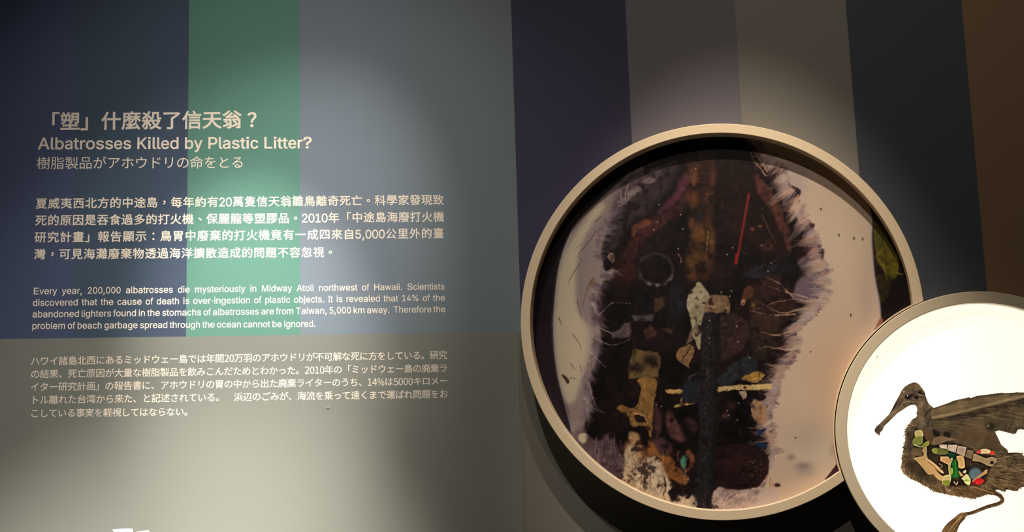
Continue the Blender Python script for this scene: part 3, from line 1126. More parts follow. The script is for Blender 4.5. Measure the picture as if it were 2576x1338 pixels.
# ---- ring and debris
for a in np.linspace(0, 2 * math.pi, 40):
    K.blob(1650 + 43 * math.cos(a), 677 + 38 * math.sin(a), 4.2, 4.2, (96, 82, 84) if math.sin(a) > 0.2 else (62, 50, 60), 0.8, 0, 1.5)
for a in (0.6, 1.1, 1.5, 2.0):
    K.blob(1650 + 45 * math.cos(a), 678 + 39 * math.sin(a), 5, 4, (150, 128, 122), 0.7, 0, 1.5)
tA = lambda p: tf(p, 1330, 500, .2616)
tB = lambda p: tf(p, 1650, 640, .2616)
tC = lambda p: tf(p, 1500, 850, .3363)
K.poly(tA([(1200, 960), (1330, 930), (1290, 1050), (1215, 1100)]), (96, 68, 52), 0.95, 2, False, 0.3)
K.poly(tA([(980, 1130), (1200, 1100), (1190, 1170), (1000, 1185)]), (104, 88, 100), 0.85, 3, False, 0.2)
K.poly(tA([(780, 1290), (880, 1250), (920, 1190), (990, 1190), (970, 1345), (790, 1338)]), (118, 98, 100), 0.85, 3, False, 0.3)
K.poly(tA([(1100, 1270), (1180, 1200), (1240, 1290), (1150, 1360)]), (92, 58, 44), 0.8, 3, False, 0.4)
K.poly(tB([(0, 420), (100, 400), (90, 500), (0, 560)]), (64, 46, 40), 0.8, 4, True, 0.4)
K.poly(tB([(60, 700), (140, 710), (155, 760), (100, 740)]), (92, 60, 44), 0.7, 3)
K.blob(1700, 760, 22, 50, (38, 38, 52), 0.8, 0, 1.3)
K.stroke([(1708, 640), (1711, 660)], 3, 2, (190, 120, 120), 0.8)
K.poly(tB([(415, 262), (475, 330), (515, 400), (485, 480), (470, 560), (440, 640), (432, 760), (425, 920), (380, 860), (345, 740), (350, 680), (322, 560), (290, 480), (320, 370), (370, 300)]), (176, 162, 132), 1, 1.5, True, 0.12)
K.poly(tB([(355, 700), (350, 820), (270, 870), (310, 790)]), (120, 94, 80), 0.9, 2)
K.blob(1754, 771, 6, 5, (88, 64, 48), 0.9)
K.blob(1749, 796, 8, 4, (120, 98, 74), 0.8)
K.blob(1760, 828, 8, 9, (70, 52, 40), 0.9)
K.poly(tB([(520, 400), (560, 388), (620, 392), (690, 420), (705, 545), (640, 560), (480, 575), (485, 470)]), (158, 124, 92), 0.95, 2, True, 0.25)
K.blob(1795, 768, 12, 8, (186, 156, 124), 0.6)
K.poly(tB([(620, 600), (700, 560), (860, 620), (885, 880), (700, 990), (620, 1000)]), (62, 42, 40), 0.95, 4, True, 0.35)
for _ in range(40):
    K.blob(R1(1815, 1878), R1(800, 885), R1(2, 6), R1(1, 4), (86, 60, 56), R1(0.3, 0.7))
# leaf shaped scrap
K.poly(tB([(300, 870), (360, 890), (355, 970), (320, 1050), (320, 1092), (290, 1070), (240, 1055), (205, 995), (230, 920)]), (150, 112, 76), 1, 1.5)
K.stroke(tB([(330, 890), (280, 970), (245, 1040)]), 2.5, 2, (50, 28, 22), 0.9)
for _ in range(26):
    K.blob(R1(1708, 1742), R1(872, 912), 2.2, 1.4, (84, 54, 40) if rng.random() < .5 else (186, 150, 104), 0.6)
# dark tube
K.poly([(1768, 800), (1775, 786), (1792, 783), (1806, 792), (1809, 850), (1807, 950), (1803, 1100), (1798, 1200), (1796, 1300), (1744, 1300), (1750, 1200), (1756, 1100), (1760, 950), (1764, 850)], (38, 33, 38), 1, 2)
K.stroke([(1800, 800), (1803, 900), (1800, 1050), (1790, 1290)], 12, 12, (28, 22, 26), 0.8, 6)
for y in np.arange(800, 1280, 7):
    x = 1782 - (y - 800) * 0.025 + rng.normal(0, 3)
    K.blob(x, y, R1(1.0, 2.2), R1(1.2, 3.5), (118, 92, 84), R1(0.25, 0.8), 0, 1.5)
# blue cloth, yellow wedge, cream stick
K.poly(tB([(600, 1180), (700, 1090), (900, 965), (985, 1060), (900, 1140), (770, 1205), (700, 1250), (600, 1245)]), (44, 46, 52), 1, 2, True, 0.1)
K.poly(tB([(790, 1205), (870, 1150), (965, 1112), (1050, 1162), (1010, 1205), (930, 1225), (870, 1205)]), (206, 162, 90), 1, 1.2, False)
K.poly(tB([(830, 1195), (900, 1150), (965, 1125), (985, 1165), (920, 1195), (850, 1202)]), (176, 128, 62), 1, 1.2, False)
K.stroke(tB([(790, 1215), (900, 1210), (985, 1190), (990, 1150), (960, 1112)]), 1.8, 1.4, (50, 32, 26), 0.9)
K.poly(tB([(600, 1270), (800, 1250), (1110, 1238), (1115, 1290), (820, 1300), (615, 1316), (598, 1300)]), (222, 190, 130), 1, 1.2, False)
K.stroke(tB([(610, 1262), (1090, 1230)]), 1.5, 1.5, (80, 50, 36), 0.7)
K.blob(1873, 974, 5, 5, (96, 54, 44), 1, 0, 2)
K.stroke([(1845, 972), (1848, 975)], 2, 1.5, (60, 36, 30), 1)
K.poly([(1857, 983), (1875, 983), (1878, 1000), (1868, 1004), (1866, 992)], (206, 178, 156), 1, 1, False)
K.poly(tB([(80, 1290), (240, 1288), (235, 1325), (120, 1330)]), (206, 164, 100), 1, 1.5, True)
K.poly(tC([(640, 440), (650, 478), (700, 480), (756, 458), (742, 490), (700, 490), (620, 516), (578, 512), (620, 485)]), (212, 172, 104), 1, 1.2, True)
K.poly(tC([(650, 330), (760, 280), (765, 470), (680, 475), (640, 430)]), (34, 38, 48), 0.9, 3)
K.stroke(tC([(690, 300), (765, 262)]), 3, 2, (110, 84, 78), 0.8)
# tan block and handle
K.poly(tC([(268, 92), (310, 82), (455, 100), (488, 140), (480, 210), (455, 290), (240, 292), (250, 190)]), (122, 98, 62), 1, 2, False, 0.1)
K.blob(1637, 905, 22, 18, (34, 24, 20), 0.95, 0, 1.6)
K.blob(1597, 925, 24, 12, (34, 22, 20), 0.9, 0, 1.6)
K.blob(1596, 888, 6, 16, (56, 40, 30), 0.8)
K.poly(tC([(315, 302), (430, 300), (442, 420), (432, 520), (415, 640), (402, 742), (378, 700), (360, 668), (320, 655), (262, 652), (250, 600), (245, 580), (200, 568), (155, 525), (200, 500), (270, 522),
          (305, 490), (322, 370)]), (156, 114, 62), 1, 1.5, True, 0.12)
K.poly(tC([(290, 575), (330, 578), (372, 622), (352, 636), (300, 628)]), (40, 24, 22), 1, 1.5)
K.stroke(tC([(290, 560), (345, 580), (375, 640)]), 3, 2, (226, 186, 130), 0.8)
for x, y in ((262, 555), (300, 520), (320, 490), (372, 600), (390, 690), (340, 545), (375, 575)):
    K.blob(1500 + x * .3363, 850 + y * .3363, 2.5, 2.5, (60, 34, 22), 0.9, 0, 2)
K.blob(1535 - 10 + 30, 940, 10, 8, (16, 10, 10), 0.8)
# pink and red flesh, orange tissue
K.poly(tC([(530, 540), (580, 590), (645, 700), (655, 775), (600, 770), (540, 720), (515, 640)]), (126, 78, 74), 0.85, 6, True, 0.35)
K.poly(tC([(450, 480), (480, 560), (480, 720), (430, 720), (430, 600)]), (96, 58, 62), 0.85, 6, True, 0.35)
K.poly(tC([(670, 590), (740, 620), (740, 700), (690, 680)]), (86, 54, 56), 0.7, 7, True, 0.3)
K.poly(tC([(400, 740), (520, 760), (570, 860), (480, 900), (420, 820)]), (110, 72, 74), 0.8, 7, True, 0.4)
K.poly(tC([(375, 760), (440, 800), (480, 880), (560, 890), (640, 1000), (695, 1045), (680, 1092), (600, 1075), (480, 1020), (420, 930), (380, 860)]), (168, 106, 54), 0.95, 4, True, 0.2)
K.poly(tC([(205, 800), (290, 700), (330, 760), (400, 900), (430, 1000), (360, 1060), (330, 940), (260, 900), (215, 860)]), (158, 102, 62), 0.85, 5, True, 0.3)
K.poly(tC([(650, 888), (682, 888), (668, 950), (640, 988), (632, 930)]), (76, 134, 114), 1, 1.5)
K.stroke(tC([(690, 860), (722, 900), (715, 950), (665, 1000)]), 14, 8, (134, 78, 52), 0.9, 4)
# lower left: purple grey down, cream plumage and streaks
K.poly([(1440, 1100), (1465, 1080), (1500, 1110), (1530, 1090), (1550, 1120), (1570, 1170), (1570, 1230), (1520, 1190), (1470, 1150)], (116, 94, 104), 0.9, 5, True, 0.3)
K.poly([(1457, 1092), (1474, 1090), (1478, 1102), (1468, 1114), (1456, 1106)], (196, 182, 160), 1, 1.5)
K.poly([(1566, 1200), (1570, 1130), (1590, 1120), (1610, 1170), (1620, 1230), (1670, 1285), (1630, 1270), (1590, 1240), (1556, 1218)], (214, 188, 152), 0.95, 5)
K.poly([(1600, 1180), (1650, 1150), (1700, 1240), (1745, 1250), (1748, 1310), (1680, 1300), (1610, 1255)], (222, 198, 170), 0.95, 4)
K.poly([(1793, 1300), (1794, 1240), (1806, 1222), (1830, 1230), (1860, 1232), (1905, 1225), (1960, 1240), (1940, 1290), (1870, 1305)], (206, 180, 170), 0.98, 2.5)
K.poly([(1580, 1090), (1598, 1085), (1612, 1130), (1606, 1160), (1590, 1130)], (206, 164, 120), 0.8, 4)
for _ in range(110):
    x, y = R1(1465, 1560), R1(1090, 1200)
    if y - 1090 > (x - 1450) * 1.6 or y < 1085:
        continue
    K.stroke([(x, y), (x + R1(-5, 5), y + R1(15, 50))], R1(1, 3.4), 0.5, [(160, 136, 142), (76, 52, 60), (130, 100, 92), (60, 40, 44)][int(rng.integers(4))], R1(0.3, 0.8))
for _ in range(100):
    x, y = R1(1560, 1720), R1(1120, 1260)
    K.stroke([(x, y), (x + R1(-4, 10), y + R1(8, 34)), (x + R1(0, 18), y + R1(34, 60))], R1(0.8, 2.6), 0.5, [(120, 66, 48), (84, 44, 40), (170, 112, 80), (228, 204, 170)][int(rng.integers(4))], R1(0.25, 0.75))
for _ in range(60):
    x = R1(1605, 1625)
    y = R1(1140, 1260)
    K.blob(x, y, R1(1, 3), R1(1, 5), (104, 58, 48), R1(0.3, 0.8))
for _ in range(60):
    x, y = R1(1800, 1900), R1(1232, 1285)
    K.stroke([(x, y), (x + R1(10, 28), y - R1(4, 26))], R1(0.8, 2.4), 0.5, [(150, 104, 98), (120, 84, 92), (224, 200, 186)][int(rng.integers(3))], R1(0.3, 0.7))
K.poly([(1676, 1240), (1690, 1226), (1704, 1230), (1718, 1236), (1706, 1242), (1700, 1256), (1690, 1262), (1684, 1250)], (28, 16, 20), 1, 1.2, False)
K.poly([(1748, 1190), (1736, 1230), (1722, 1256), (1732, 1256), (1748, 1240)], (30, 18, 20), 1, 1.2, False)
K.stroke([(1668, 1200), (1672, 1225), (1666, 1250)], 4, 2, (60, 36, 38), 0.9)
# big dark clot, lower right of the tube
K.poly(tf([(200, 700), (300, 640), (500, 640), (640, 700), (695, 760), (700, 900), (640, 1000), (560, 1060), (330, 1075), (230, 1040), (180, 1000)], 1750, 950, .2616), (42, 24, 26), 1, 2.5, True, 0.1)
K.blob(1850, 1160, 30, 24, (74, 36, 36), 0.5, 0, 1.2, tex=0.5)
for _ in range(55):
    K.blob(R1(1870, 1915), R1(1155, 1200), R1(0.8, 1.8), R1(0.8, 1.6), (190, 150, 120), R1(0.3, 1.0), 0, 1.6)
K.blob(1839, 1020, 10, 12, (108, 66, 60), 0.7)
K.blob(1822, 1046, 9, 7, (124, 78, 68), 0.7)
# break the outlines of the debris up, stain and mottle it
hh, ww = K.c.shape[:2]
wx = (noise((hh, ww), 30) - 0.5) * 6 + (noise((hh, ww), 8) - 0.5) * 2.2
wy = (noise((hh, ww), 30) - 0.5) * 6 + (noise((hh, ww), 8) - 0.5) * 2.2
jj, ii = np.mgrid[0:hh, 0:ww].astype(np.float32)
cavity = np.zeros((hh, ww), np.float32)
cv_ = Canvas(1320, 320, 2320, 1300, 1.0, (0, 0, 0))
cv_.poly([(1600, 400), (1880, 380), (1960, 520), (2000, 640), (1990, 760), (1960, 860), (1925, 960), (1905, 1060), (1915, 1150), (1900, 1240), (1800, 1300), (1620, 1280), (1520, 1180), (1490, 1050), (1510, 900), (1530, 760),
          (1540, 620), (1570, 500)], (255, 255, 255), 1, 26)
cavity = cv_.a
sx_ = np.clip(ii + wx * cavity, 0, ww - 1).astype(int)
sy_ = np.clip(jj + wy * cavity, 0, hh - 1).astype(int)
K.c = K.c[sy_, sx_]
mot = noise((hh, ww), 12) * 0.6 + noise((hh, ww), 4) * 0.4
K.c *= (1 - cavity * (0.30 - 0.42 * mot))[..., None]
blot = np.clip((noise((hh, ww), 18) - 0.72) * 5, 0, 1) * cavity
K.c = K.c * (1 - 0.7 * blot[..., None]) + np.array([20, 10, 11], np.float32) * 0.7 * blot[..., None]
for _ in range(240):
    x, y = R1(1540, 1940), R1(420, 1230)
    a = R1(0, 6.28)
    L = R1(4, 22)
    K.stroke([(x, y), (x + L * math.cos(a) * 0.6, y + L * math.sin(a)), (x + L * math.cos(a + 0.5), y + L * math.sin(a + 0.5) * 1.4)], R1(0.8, 3.2), 0.4,
             [(96, 62, 52), (64, 40, 38), (20, 11, 12), (12, 8, 9), (110, 80, 62)][int(rng.integers(5))], R1(0.2, 0.6))
# brown-orange curled piece and red stick
K.poly(tB([(850, 330), (900, 300), (940, 330), (930, 400), (880, 440), (850, 492), (820, 480), (820, 430)]), (92, 54, 40), 0.95, 3, True, 0.2)
K.blob(1869, 760, 5, 8, (206, 160, 140), 0.9, 0.3, 2)
K.blob(1869, 762, 2, 4, (50, 26, 22), 1, 0.3, 2)
K.blob(1895, 768, 5, 8, (140, 96, 56), 0.8)
K.stroke([(1884, 488), (1853, 662)], 7, 5, (112, 32, 32), 1.0, 1.8)
K.stroke([(1884, 492), (1854, 655)], 2.4, 1.5, (138, 42, 40), 0.7, 1.4)
K.stroke([(1853, 640), (1851, 662)], 6, 7.5, (142, 26, 30), 0.9, 2)
K.blob(1932, 620, 14, 12, (96, 66, 52), 0.8, 0, 1.4, tex=0.5)
K.blob(1932, 618, 6, 5, (30, 18, 18), 0.9, 0, 2)
K.stroke([(1917, 540), (1935, 580), (1952, 612)], 3, 1.5, (96, 84, 44), 0.7)
K.blob(1893, 576, 5, 4, (150, 80, 60), 0.9)
K.blob(1912, 569, 5, 3, (150, 90, 70), 0.8)
# glints in the wet dark
for x, y in ((1658, 515), (1712, 540), (1718, 576), (1654, 558), (1645, 578), (1750, 424), (1829, 640), (1843, 623), (1815, 735), (1840, 732), (1836, 745), (1932, 682), (1940, 662), (1853, 821), (1856, 860),
             (1886, 900), (1706, 625), (1785, 806), (1784, 850), (1855, 1056), (1858, 1014), (1833, 1044), (1829, 1033), (1574, 1134), (1566, 1154), (1731, 1205), (1916, 617), (1651, 1018), (1664, 1022)):
    K.blob(x, y, 1.8, 1.5, (214, 196, 176), 0.95, 0, 2)
for _ in range(140):
    K.blob(R1(1560, 1960), R1(420, 1200), R1(0.6, 1.4), R1(0.6, 1.3), (140, 112, 92), R1(0.15, 0.6), 0, 1.6)
K.c = np.clip(K.c + (rng.random(K.c.shape[:2])[..., None] - 0.5) * 5, 2, 255)

# the print is a fine mesh that carries its colours point by point
STEP = 0.00135
gx = np.arange(-BRI, BRI + STEP, STEP)
GX, GZ = np.meshgrid(gx + BX, gx + BZ)
inside_b = np.hypot(GX - BX, GZ - BZ) < BRI + STEP
inside_b &= np.hypot(GX - SX, GZ - SZ) > RG + 0.001
PX, PYY = to_pixel(GX, np.full_like(GX, PY), GZ)
colp = K.sample(PX, PYY)[..., :3]
idx = -np.ones(GX.shape, int)
idx[inside_b] = np.arange(inside_b.sum())
ok = inside_b[:-1, :-1] & inside_b[1:, :-1] & inside_b[:-1, 1:] & inside_b[1:, 1:]
quads = np.stack([idx[:-1, :-1][ok], idx[:-1, 1:][ok], idx[1:, 1:][ok], idx[1:, :-1][ok]], 1)
vb = np.stack([GX[inside_b], np.full(inside_b.sum(), PY), GZ[inside_b]], 1)
cb = np.c_[lin(colp[inside_b]) * 1.0, np.ones(inside_b.sum())]


def print_material(name, glow=0.0, rough=0.4, gain=1.0):
    m = bpy.data.materials.new(name)
    m.use_nodes = True
    nt = m.node_tree
    b = nt.nodes['Principled BSDF']
    a = nt.nodes.new('ShaderNodeAttribute')
    a.attribute_name = 'print'
    g = nt.nodes.new('ShaderNodeMix')
    g.data_type = 'RGBA'
    g.blend_type = 'MULTIPLY'
    g.inputs[0].default_value = 1.0
    g.inputs[7].default_value = (gain, gain, gain, 1)
    nt.links.new(a.outputs['Color'], g.inputs[6])
    nt.links.new(g.outputs[2], b.inputs['Base Color'])
    b.inputs['Roughness'].default_value = rough
    b.inputs['Specular IOR Level'].default_value = 0.25
    if glow > 0:
        nt.links.new(a.outputs['Color'], b.inputs['Emission Color'])
        b.inputs['Emission Strength'].default_value = glow
    return m


M_print = print_material('printed_photograph', gain=0.80)
pr = mesh_obj('picture_print', vb, quads, M_print, big, colors=cb)
pr['label'] = 'printed image of pale plumage around a dark cavity of debris'

# ------------------------------------------------------------------ round light box with the bird
small = empty('round_light_box', (SX, 0.0, SZ), 'smaller glowing white round light box showing a long-beaked bird, lower right', 'light box')
arc_sweep('frame_rim', SX, SZ, rim_profile(SR, SRI, OUT_S, -0.001), M_rim2, small)
SY = -(OUT_S - REC_S)
M_glow = bpy.data.materials.new('backlit_diffuser')
M_glow.use_nodes = True
b = M_glow.node_tree.nodes['Principled BSDF']
b.inputs['Base Color'].default_value = (0.8, 0.8, 0.78, 1)
b.inputs['Roughness'].default_value = 0.5
b.inputs['Emission Color'].default_value = (1.0, 0.95, 0.80, 1)
b.inputs['Emission Strength'].default_value = 0.98
prof = [(0.0, SY), (SRI - 0.0003, SY), (SRI - 0.0003, SY + 0.004), (0.0, SY + 0.004)]
bm = bmesh.new()
ring = [bm.verts.new((SX + (SRI - 0.0003) * math.cos(a), SY, SZ + (SRI - 0.0003) * math.sin(a))) for a in np.linspace(0, 2 * math.pi, 200)[:-1]]
f = bm.faces.new(ring)
r_ = bmesh.ops.extrude_face_region(bm, geom=[f])
for v_ in [g for g in r_['geom'] if isinstance(g, bmesh.types.BMVert)]:
    v_.co.y = SY + 0.004
bmesh.ops.recalc_face_normals(bm, faces=bm.faces)
me = bpy.data.meshes.new('diffuser')
bm.to_mesh(me)
bm.free()
me.materials.append(M_glow)
o = bpy.data.objects.new('diffuser', me)
COL.objects.link(o)
put(o, small)
box('housing', SX - 0.2, SX + 0.2, -0.02, -0.004, SZ - 0.2, SZ + 0.2, M_black, small)

# bird painting, canvas in photograph pixels, 1.6 per pixel
Bc = Canvas(2170, 915, 2820, 1400, 1.6, (255, 250, 240))
S6 = lambda p: tf(p, 2180, 940, 1 / 3.361)
base = (84, 72, 56)
body_o = [(430, 345), (415, 370), (382, 385), (372, 430), (338, 455), (325, 500), (330, 560), (312, 620), (305, 680), (300, 720), (293, 790), (310, 830), (335, 850), (370, 890), (430, 912), (480, 940),
          (530, 970), (580, 1000), (660, 1015), (720, 1030), (800, 1040), (860, 1048), (905, 1057), (960, 1042), (1020, 1020), (1070, 1008), (1095, 995), (1090, 970), (1130, 982), (1170, 997), (1185, 975),
          (1220, 985), (1270, 992), (1300, 965), (1331, 955), (1430, 930), (1520, 880), (1640, 800), (1600, 740), (1500, 720), (1340, 700), (1315, 682), (1331, 668), (1200, 665), (1190, 640), (1140, 600),
          (1112, 540), (1088, 490), (1120, 480), (1180, 495), (1240, 512), (1265, 505), (1275, 478), (1300, 470), (1331, 475), (1400, 490), (1450, 480), (1500, 485), (1600, 430), (1750, 350), (1900, 240), (1850, 190),
          (1600, 165), (1400, 162), (1331, 158), (1280, 155), (1200, 162), (1130, 160), (1080, 167), (1020, 175), (930, 186), (880, 205), (865, 198), (800, 212), (740, 225), (680, 250), (620, 270), (570, 287),
          (540, 275), (515, 300), (480, 320)]
Bc.poly(S6(body_o), base, 1, 0.9, False)
Bc.poly(S6([(67, 488), (75, 455), (110, 420), (150, 380), (185, 345), (210, 305), (240, 245), (270, 190), (300, 135), (335, 100), (375, 78), (410, 72), (440, 85), (468, 118), (490, 150), (500, 185),
            (512, 220), (530, 255), (560, 285), (570, 340), (500, 400), (425, 350), (427, 300), (412, 268), (380, 265), (345, 280), (300, 310), (268, 330), (230, 365), (190, 405), (150, 445), (138, 475),
            (118, 495), (108, 524), (95, 515)]), (92, 78, 62), 1, 0.9)
for pts, w0, w1 in (([(1000, 1000), (1060, 1005), (1120, 1025), (1148, 1070), (1110, 1100), (1020, 1125), (900, 1172), (820, 1188)], 14, 8),):
    Bc.stroke(S6(pts), 12, 9, (82, 66, 54), 1, 0.9)
Bc.poly(S6([(800, 1172), (860, 1185), (838, 1215), (830, 1232), (792, 1272), (765, 1338), (740, 1400), (590, 1450), (640, 1320), (680, 1265), (740, 1215)]), (96, 80, 60), 1, 0.9)
mask0 = Bc.a.copy()
# furry edges
eb = catmull(np.array(S6(body_o[2:27])), 6, False)


def dir_b(p, i):
    q = eb[min(i + 1, len(eb) - 1)] - eb[i - 1]
    q = q / (np.hypot(*q) + 1e-9)
    return np.array([q[1], -q[0]]) * -1.0 + q * 0.9


feathers(eb, dir_b, 620, 5, 13, [(104, 86, 66), (78, 64, 50), (128, 108, 80), (150, 126, 92)], (1.5, 0.3), (0.6, 1.0), 0.1, 5, 0.2, Bc)
es = catmull(np.array(S6(body_o[26:44])), 6, False)
feathers(es, lambda p, i: (0.9, 0.35), 200, 5, 12, [(84, 70, 54), (60, 50, 40)], (1.5, 0.3), (0.6, 1.0), 0.1, 6, 0.2, Bc)
ew = catmull(np.array(S6(body_o[60:76])), 6, False)
feathers(ew, lambda p, i: (0.9, -0.25), 90, 3, 6, [(90, 76, 60), (70, 60, 48)], (1.3, 0.3), (0.5, 1.0), 0.1, 4, 0.2, Bc)
keep = Bc.a.copy()
n1 = noise(Bc.c.shape[:2], 26)
n2 = noise(Bc.c.shape[:2], 7)
shade = ((n1 - 0.5) * 26 + (n2 - 0.5) * 20)[..., None] * keep[..., None]
Bc.c = Bc.c + shade * np.array([1, .9, .75], np.float32)
P = lambda pts, c_, a=1, so_=1.2, sm=True, tex=0.0: Bc.poly(S6(pts), c_, a, so_, sm, tex, cover=False)
ST = lambda pts, w0, w1, c_, a=1, so_=0.8: Bc.stroke(S6(pts), w0, w1, c_, a, so_, cover=False)


def BL(x, y, rx, ry, c_, a=1, ang=0, hard=1.3):
    q = S6([(x, y)])[0]
    Bc.blob(q[0], q[1], rx / 3.361, ry / 3.361, c_, a, ang, hard)


# wing: pale leading ridge, dark below, feather strokes
P([(560, 300), (700, 265), (900, 215), (1100, 185), (1331, 175), (1500, 180), (1331, 205), (1100, 250), (900, 300), (700, 350), (600, 380), (540, 350)], (116, 98, 72), 0.9, 6)
ST([(560, 370), (760, 330), (1000, 270), (1331, 190), (1600, 190)], 7, 6, (146, 124, 92), 0.8, 4)
P([(600, 385), (800, 345), (1000, 295), (1331, 215), (1600, 210), (1600, 260), (1331, 270), (1100, 320), (900, 370), (700, 400)], (44, 37, 30), 0.85, 4)
P([(560, 410), (700, 400), (1000, 360), (1331, 260), (1331, 380), (1200, 420), (1000, 470), (800, 500), (640, 540), (560, 470)], (78, 66, 50), 0.7, 8)
for _ in range(420):
    x = R1(580, 1500)
    t_ = rng.random()
    y = 365 - (x - 560) * 0.20 + t_ * (190 - max(0, (x - 900)) * 0.12)
    L = R1(90, 220)
    g = R1(0.55, 1.3)
    ST([(x, y), (x + L * 0.5, y + L * (0.02 + 0.10 * t_)), (x + L, y + L * (0.10 + 0.30 * t_))], R1(0.7, 1.5), 0.4, np.array([104, 88, 66]) * g, R1(0.2, 0.6))
for _ in range(120):
    x = R1(580, 1500)
    y = 300 - (x - 560) * 0.14 + R1(-10, 50)
    L = R1(80, 160)
    ST([(x, y), (x + L, y - L * 0.18)], R1(0.7, 1.6), 0.4, np.array([120, 102, 76]) * R1(0.6, 1.25), R1(0.2, 0.5))
P([(780, 500), (860, 470), (960, 462), (1080, 490), (1110, 560), (1180, 640), (1060, 640), (960, 600), (850, 560), (760, 580), (720, 550)], (88, 68, 50), 0.8, 5)
P([(1010, 425), (1060, 415), (1085, 450), (1060, 480), (1020, 470)], (36, 30, 26), 0.8, 9)
BL(1030, 440, 14, 12, (120, 108, 92), 0.6)
P([(560, 470), (620, 500), (610, 540), (570, 520)], (30, 24, 20), 0.9, 4)
P([(660, 490), (710, 500), (700, 545), (650, 530)], (32, 26, 20), 0.9, 4)
ST([(490, 400), (500, 340), (540, 300)], 7, 4, (50, 42, 34), 0.7, 3)
P([(440, 360), (490, 370), (500, 420), (460, 440)], (112, 94, 78), 0.8, 5)
# head details
BL(410, 110, 60, 30, (116, 96, 66), 0.6)
BL(350, 195, 30, 22, (30, 24, 20), 0.95, 0, 1.6)
BL(385, 180, 22, 10, (40, 32, 26), 0.8)
BL(420, 200, 20, 15, (34, 26, 26), 0.95, 0, 1.8)
BL(450, 155, 17, 17, (38, 28, 26), 0.95, 0, 1.8)
BL(480, 170, 18, 6, (44, 32, 28), 0.9)
BL(450, 150, 6, 5, (90, 66, 60), 0.7)
ST([(285, 280), (310, 245), (345, 235), (400, 238)], 3, 2, (140, 118, 84), 0.8)
ST([(440, 175), (480, 182)], 2.5, 1.5, (146, 124, 90), 0.8)
ST([(250, 255), (215, 310), (190, 345)], 5, 2, (46, 36, 32), 0.85, 1.5)
ST([(270, 300), (200, 350), (120, 430)], 8, 8, (118, 98, 80), 0.6, 4)
BL(100, 480, 28, 34, (74, 60, 56), 0.7)
ST([(500, 200), (500, 260), (490, 320)], 9, 12, (70, 58, 44), 0.6, 4)
# breast fur: lighter fringe, darker inside
for _ in range(520):
    i = int(rng.integers(2, len(eb) - 2))
    p = eb[i]
    d = dir_b(p, i)
    nrm = np.array([-(eb[i + 1] - eb[i - 1])[1], (eb[i + 1] - eb[i - 1])[0]])
    nrm = nrm / (np.hypot(*nrm) + 1e-9)
    q = p - d * R1(0, 22)
    c_ = [(132, 110, 78), (150, 126, 92), (60, 48, 38), (96, 76, 56), (44, 36, 30)][int(rng.integers(5))]
    Bc.stroke([q, q + d * R1(5, 12)], R1(0.8, 1.8), 0.4, c_, R1(0.3, 0.8), cover=False)
P([(400, 500), (380, 620), (390, 700), (350, 720), (345, 600), (360, 520)], (62, 50, 40), 0.7, 7)
P([(350, 760), (440, 740), (520, 840), (600, 900), (560, 940), (440, 870), (360, 830)], (54, 43, 34), 0.8, 7)
P([(780, 950), (950, 960), (1100, 1010), (1000, 1015), (860, 1035), (760, 1000)], (84, 66, 46), 0.7, 6)
ST([(790, 945), (920, 960), (1080, 1015)], 2, 1.5, (150, 126, 96), 0.8)
for _ in range(170):
    x, y = R1(560, 1050), R1(950, 1040)
    ST([(x, y), (x + R1(20, 50), y + R1(15, 34))], R1(0.8, 1.7), 0.4, [(140, 114, 80), (60, 46, 36), (110, 88, 62)][int(rng.integers(3))], R1(0.3, 0.7))
# tail
for _ in range(330):
    x, y = R1(1010, 1560), R1(670, 980)
    L = R1(40, 110)
    sl = (y - 700) / 600
    ST([(x, y), (x + L * 0.5, y + L * sl * 0.5 - 4), (x + L, y + L * sl)], R1(0.8, 2.2), 0.4, [(128, 104, 70), (50, 40, 32), (96, 78, 54), (150, 126, 92), (40, 33, 28)][int(rng.integers(5))], R1(0.3, 0.75))
Bc.c = np.clip(Bc.c, 0, 255)
# cavity
P([(400, 620), (395, 560), (420, 480), (480, 500), (560, 600), (640, 560), (860, 620), (960, 680), (1090, 700), (1060, 780), (1020, 860), (1000, 930), (860, 950), (700, 945), (620, 900), (500, 800), (420, 720)],
  (42, 33, 26), 0.95, 4)
P([(545, 590), (570, 545), (640, 528), (760, 560), (700, 562), (600, 600)], (122, 100, 74), 0.9, 2)
P([(470, 470), (540, 500), (560, 560), (540, 600), (480, 520)], (96, 70, 50), 0.9, 3)
P([(408, 490), (440, 476), (470, 482), (480, 520), (460, 540), (415, 540)], (182, 170, 104), 1, 1)
P([(400, 545), (470, 530), (472, 590), (430, 610), (392, 600)], (130, 134, 66), 1, 1.2)
P([(470, 600), (510, 570), (532, 575), (520, 610), (470, 618)], (138, 142, 52), 1, 1.2)
ST([(405, 600), (440, 615), (475, 618)], 2.5, 2, (196, 180, 124), 0.9)
P([(390, 625), (480, 620), (470, 700), (395, 690)], (92, 78, 52), 1, 1.2, False)
P([(475, 635), (510, 615), (490, 660), (470, 655)], (186, 130, 54), 1, 1.2)
P([(400, 715), (450, 700), (480, 690), (480, 620), (510, 630), (512, 700), (560, 780), (620, 850), (650, 870), (630, 905), (590, 880), (560, 850), (520, 850), (470, 790), (430, 745)], (166, 138, 98), 1, 1.5)
P([(515, 735), (530, 725), (590, 770), (650, 830), (636, 840), (560, 790)], (176, 146, 106), 1, 1)
ST([(520, 742), (575, 790), (630, 842)], 1.5, 1.2, (80, 54, 40), 0.9)
P([(550, 640), (580, 625), (640, 632), (690, 650), (680, 680), (600, 682), (560, 665)], (92, 96, 50), 1, 1.2)
P([(552, 640), (575, 628), (600, 640), (590, 675), (560, 665)], (128, 138, 50), 1, 1.2)
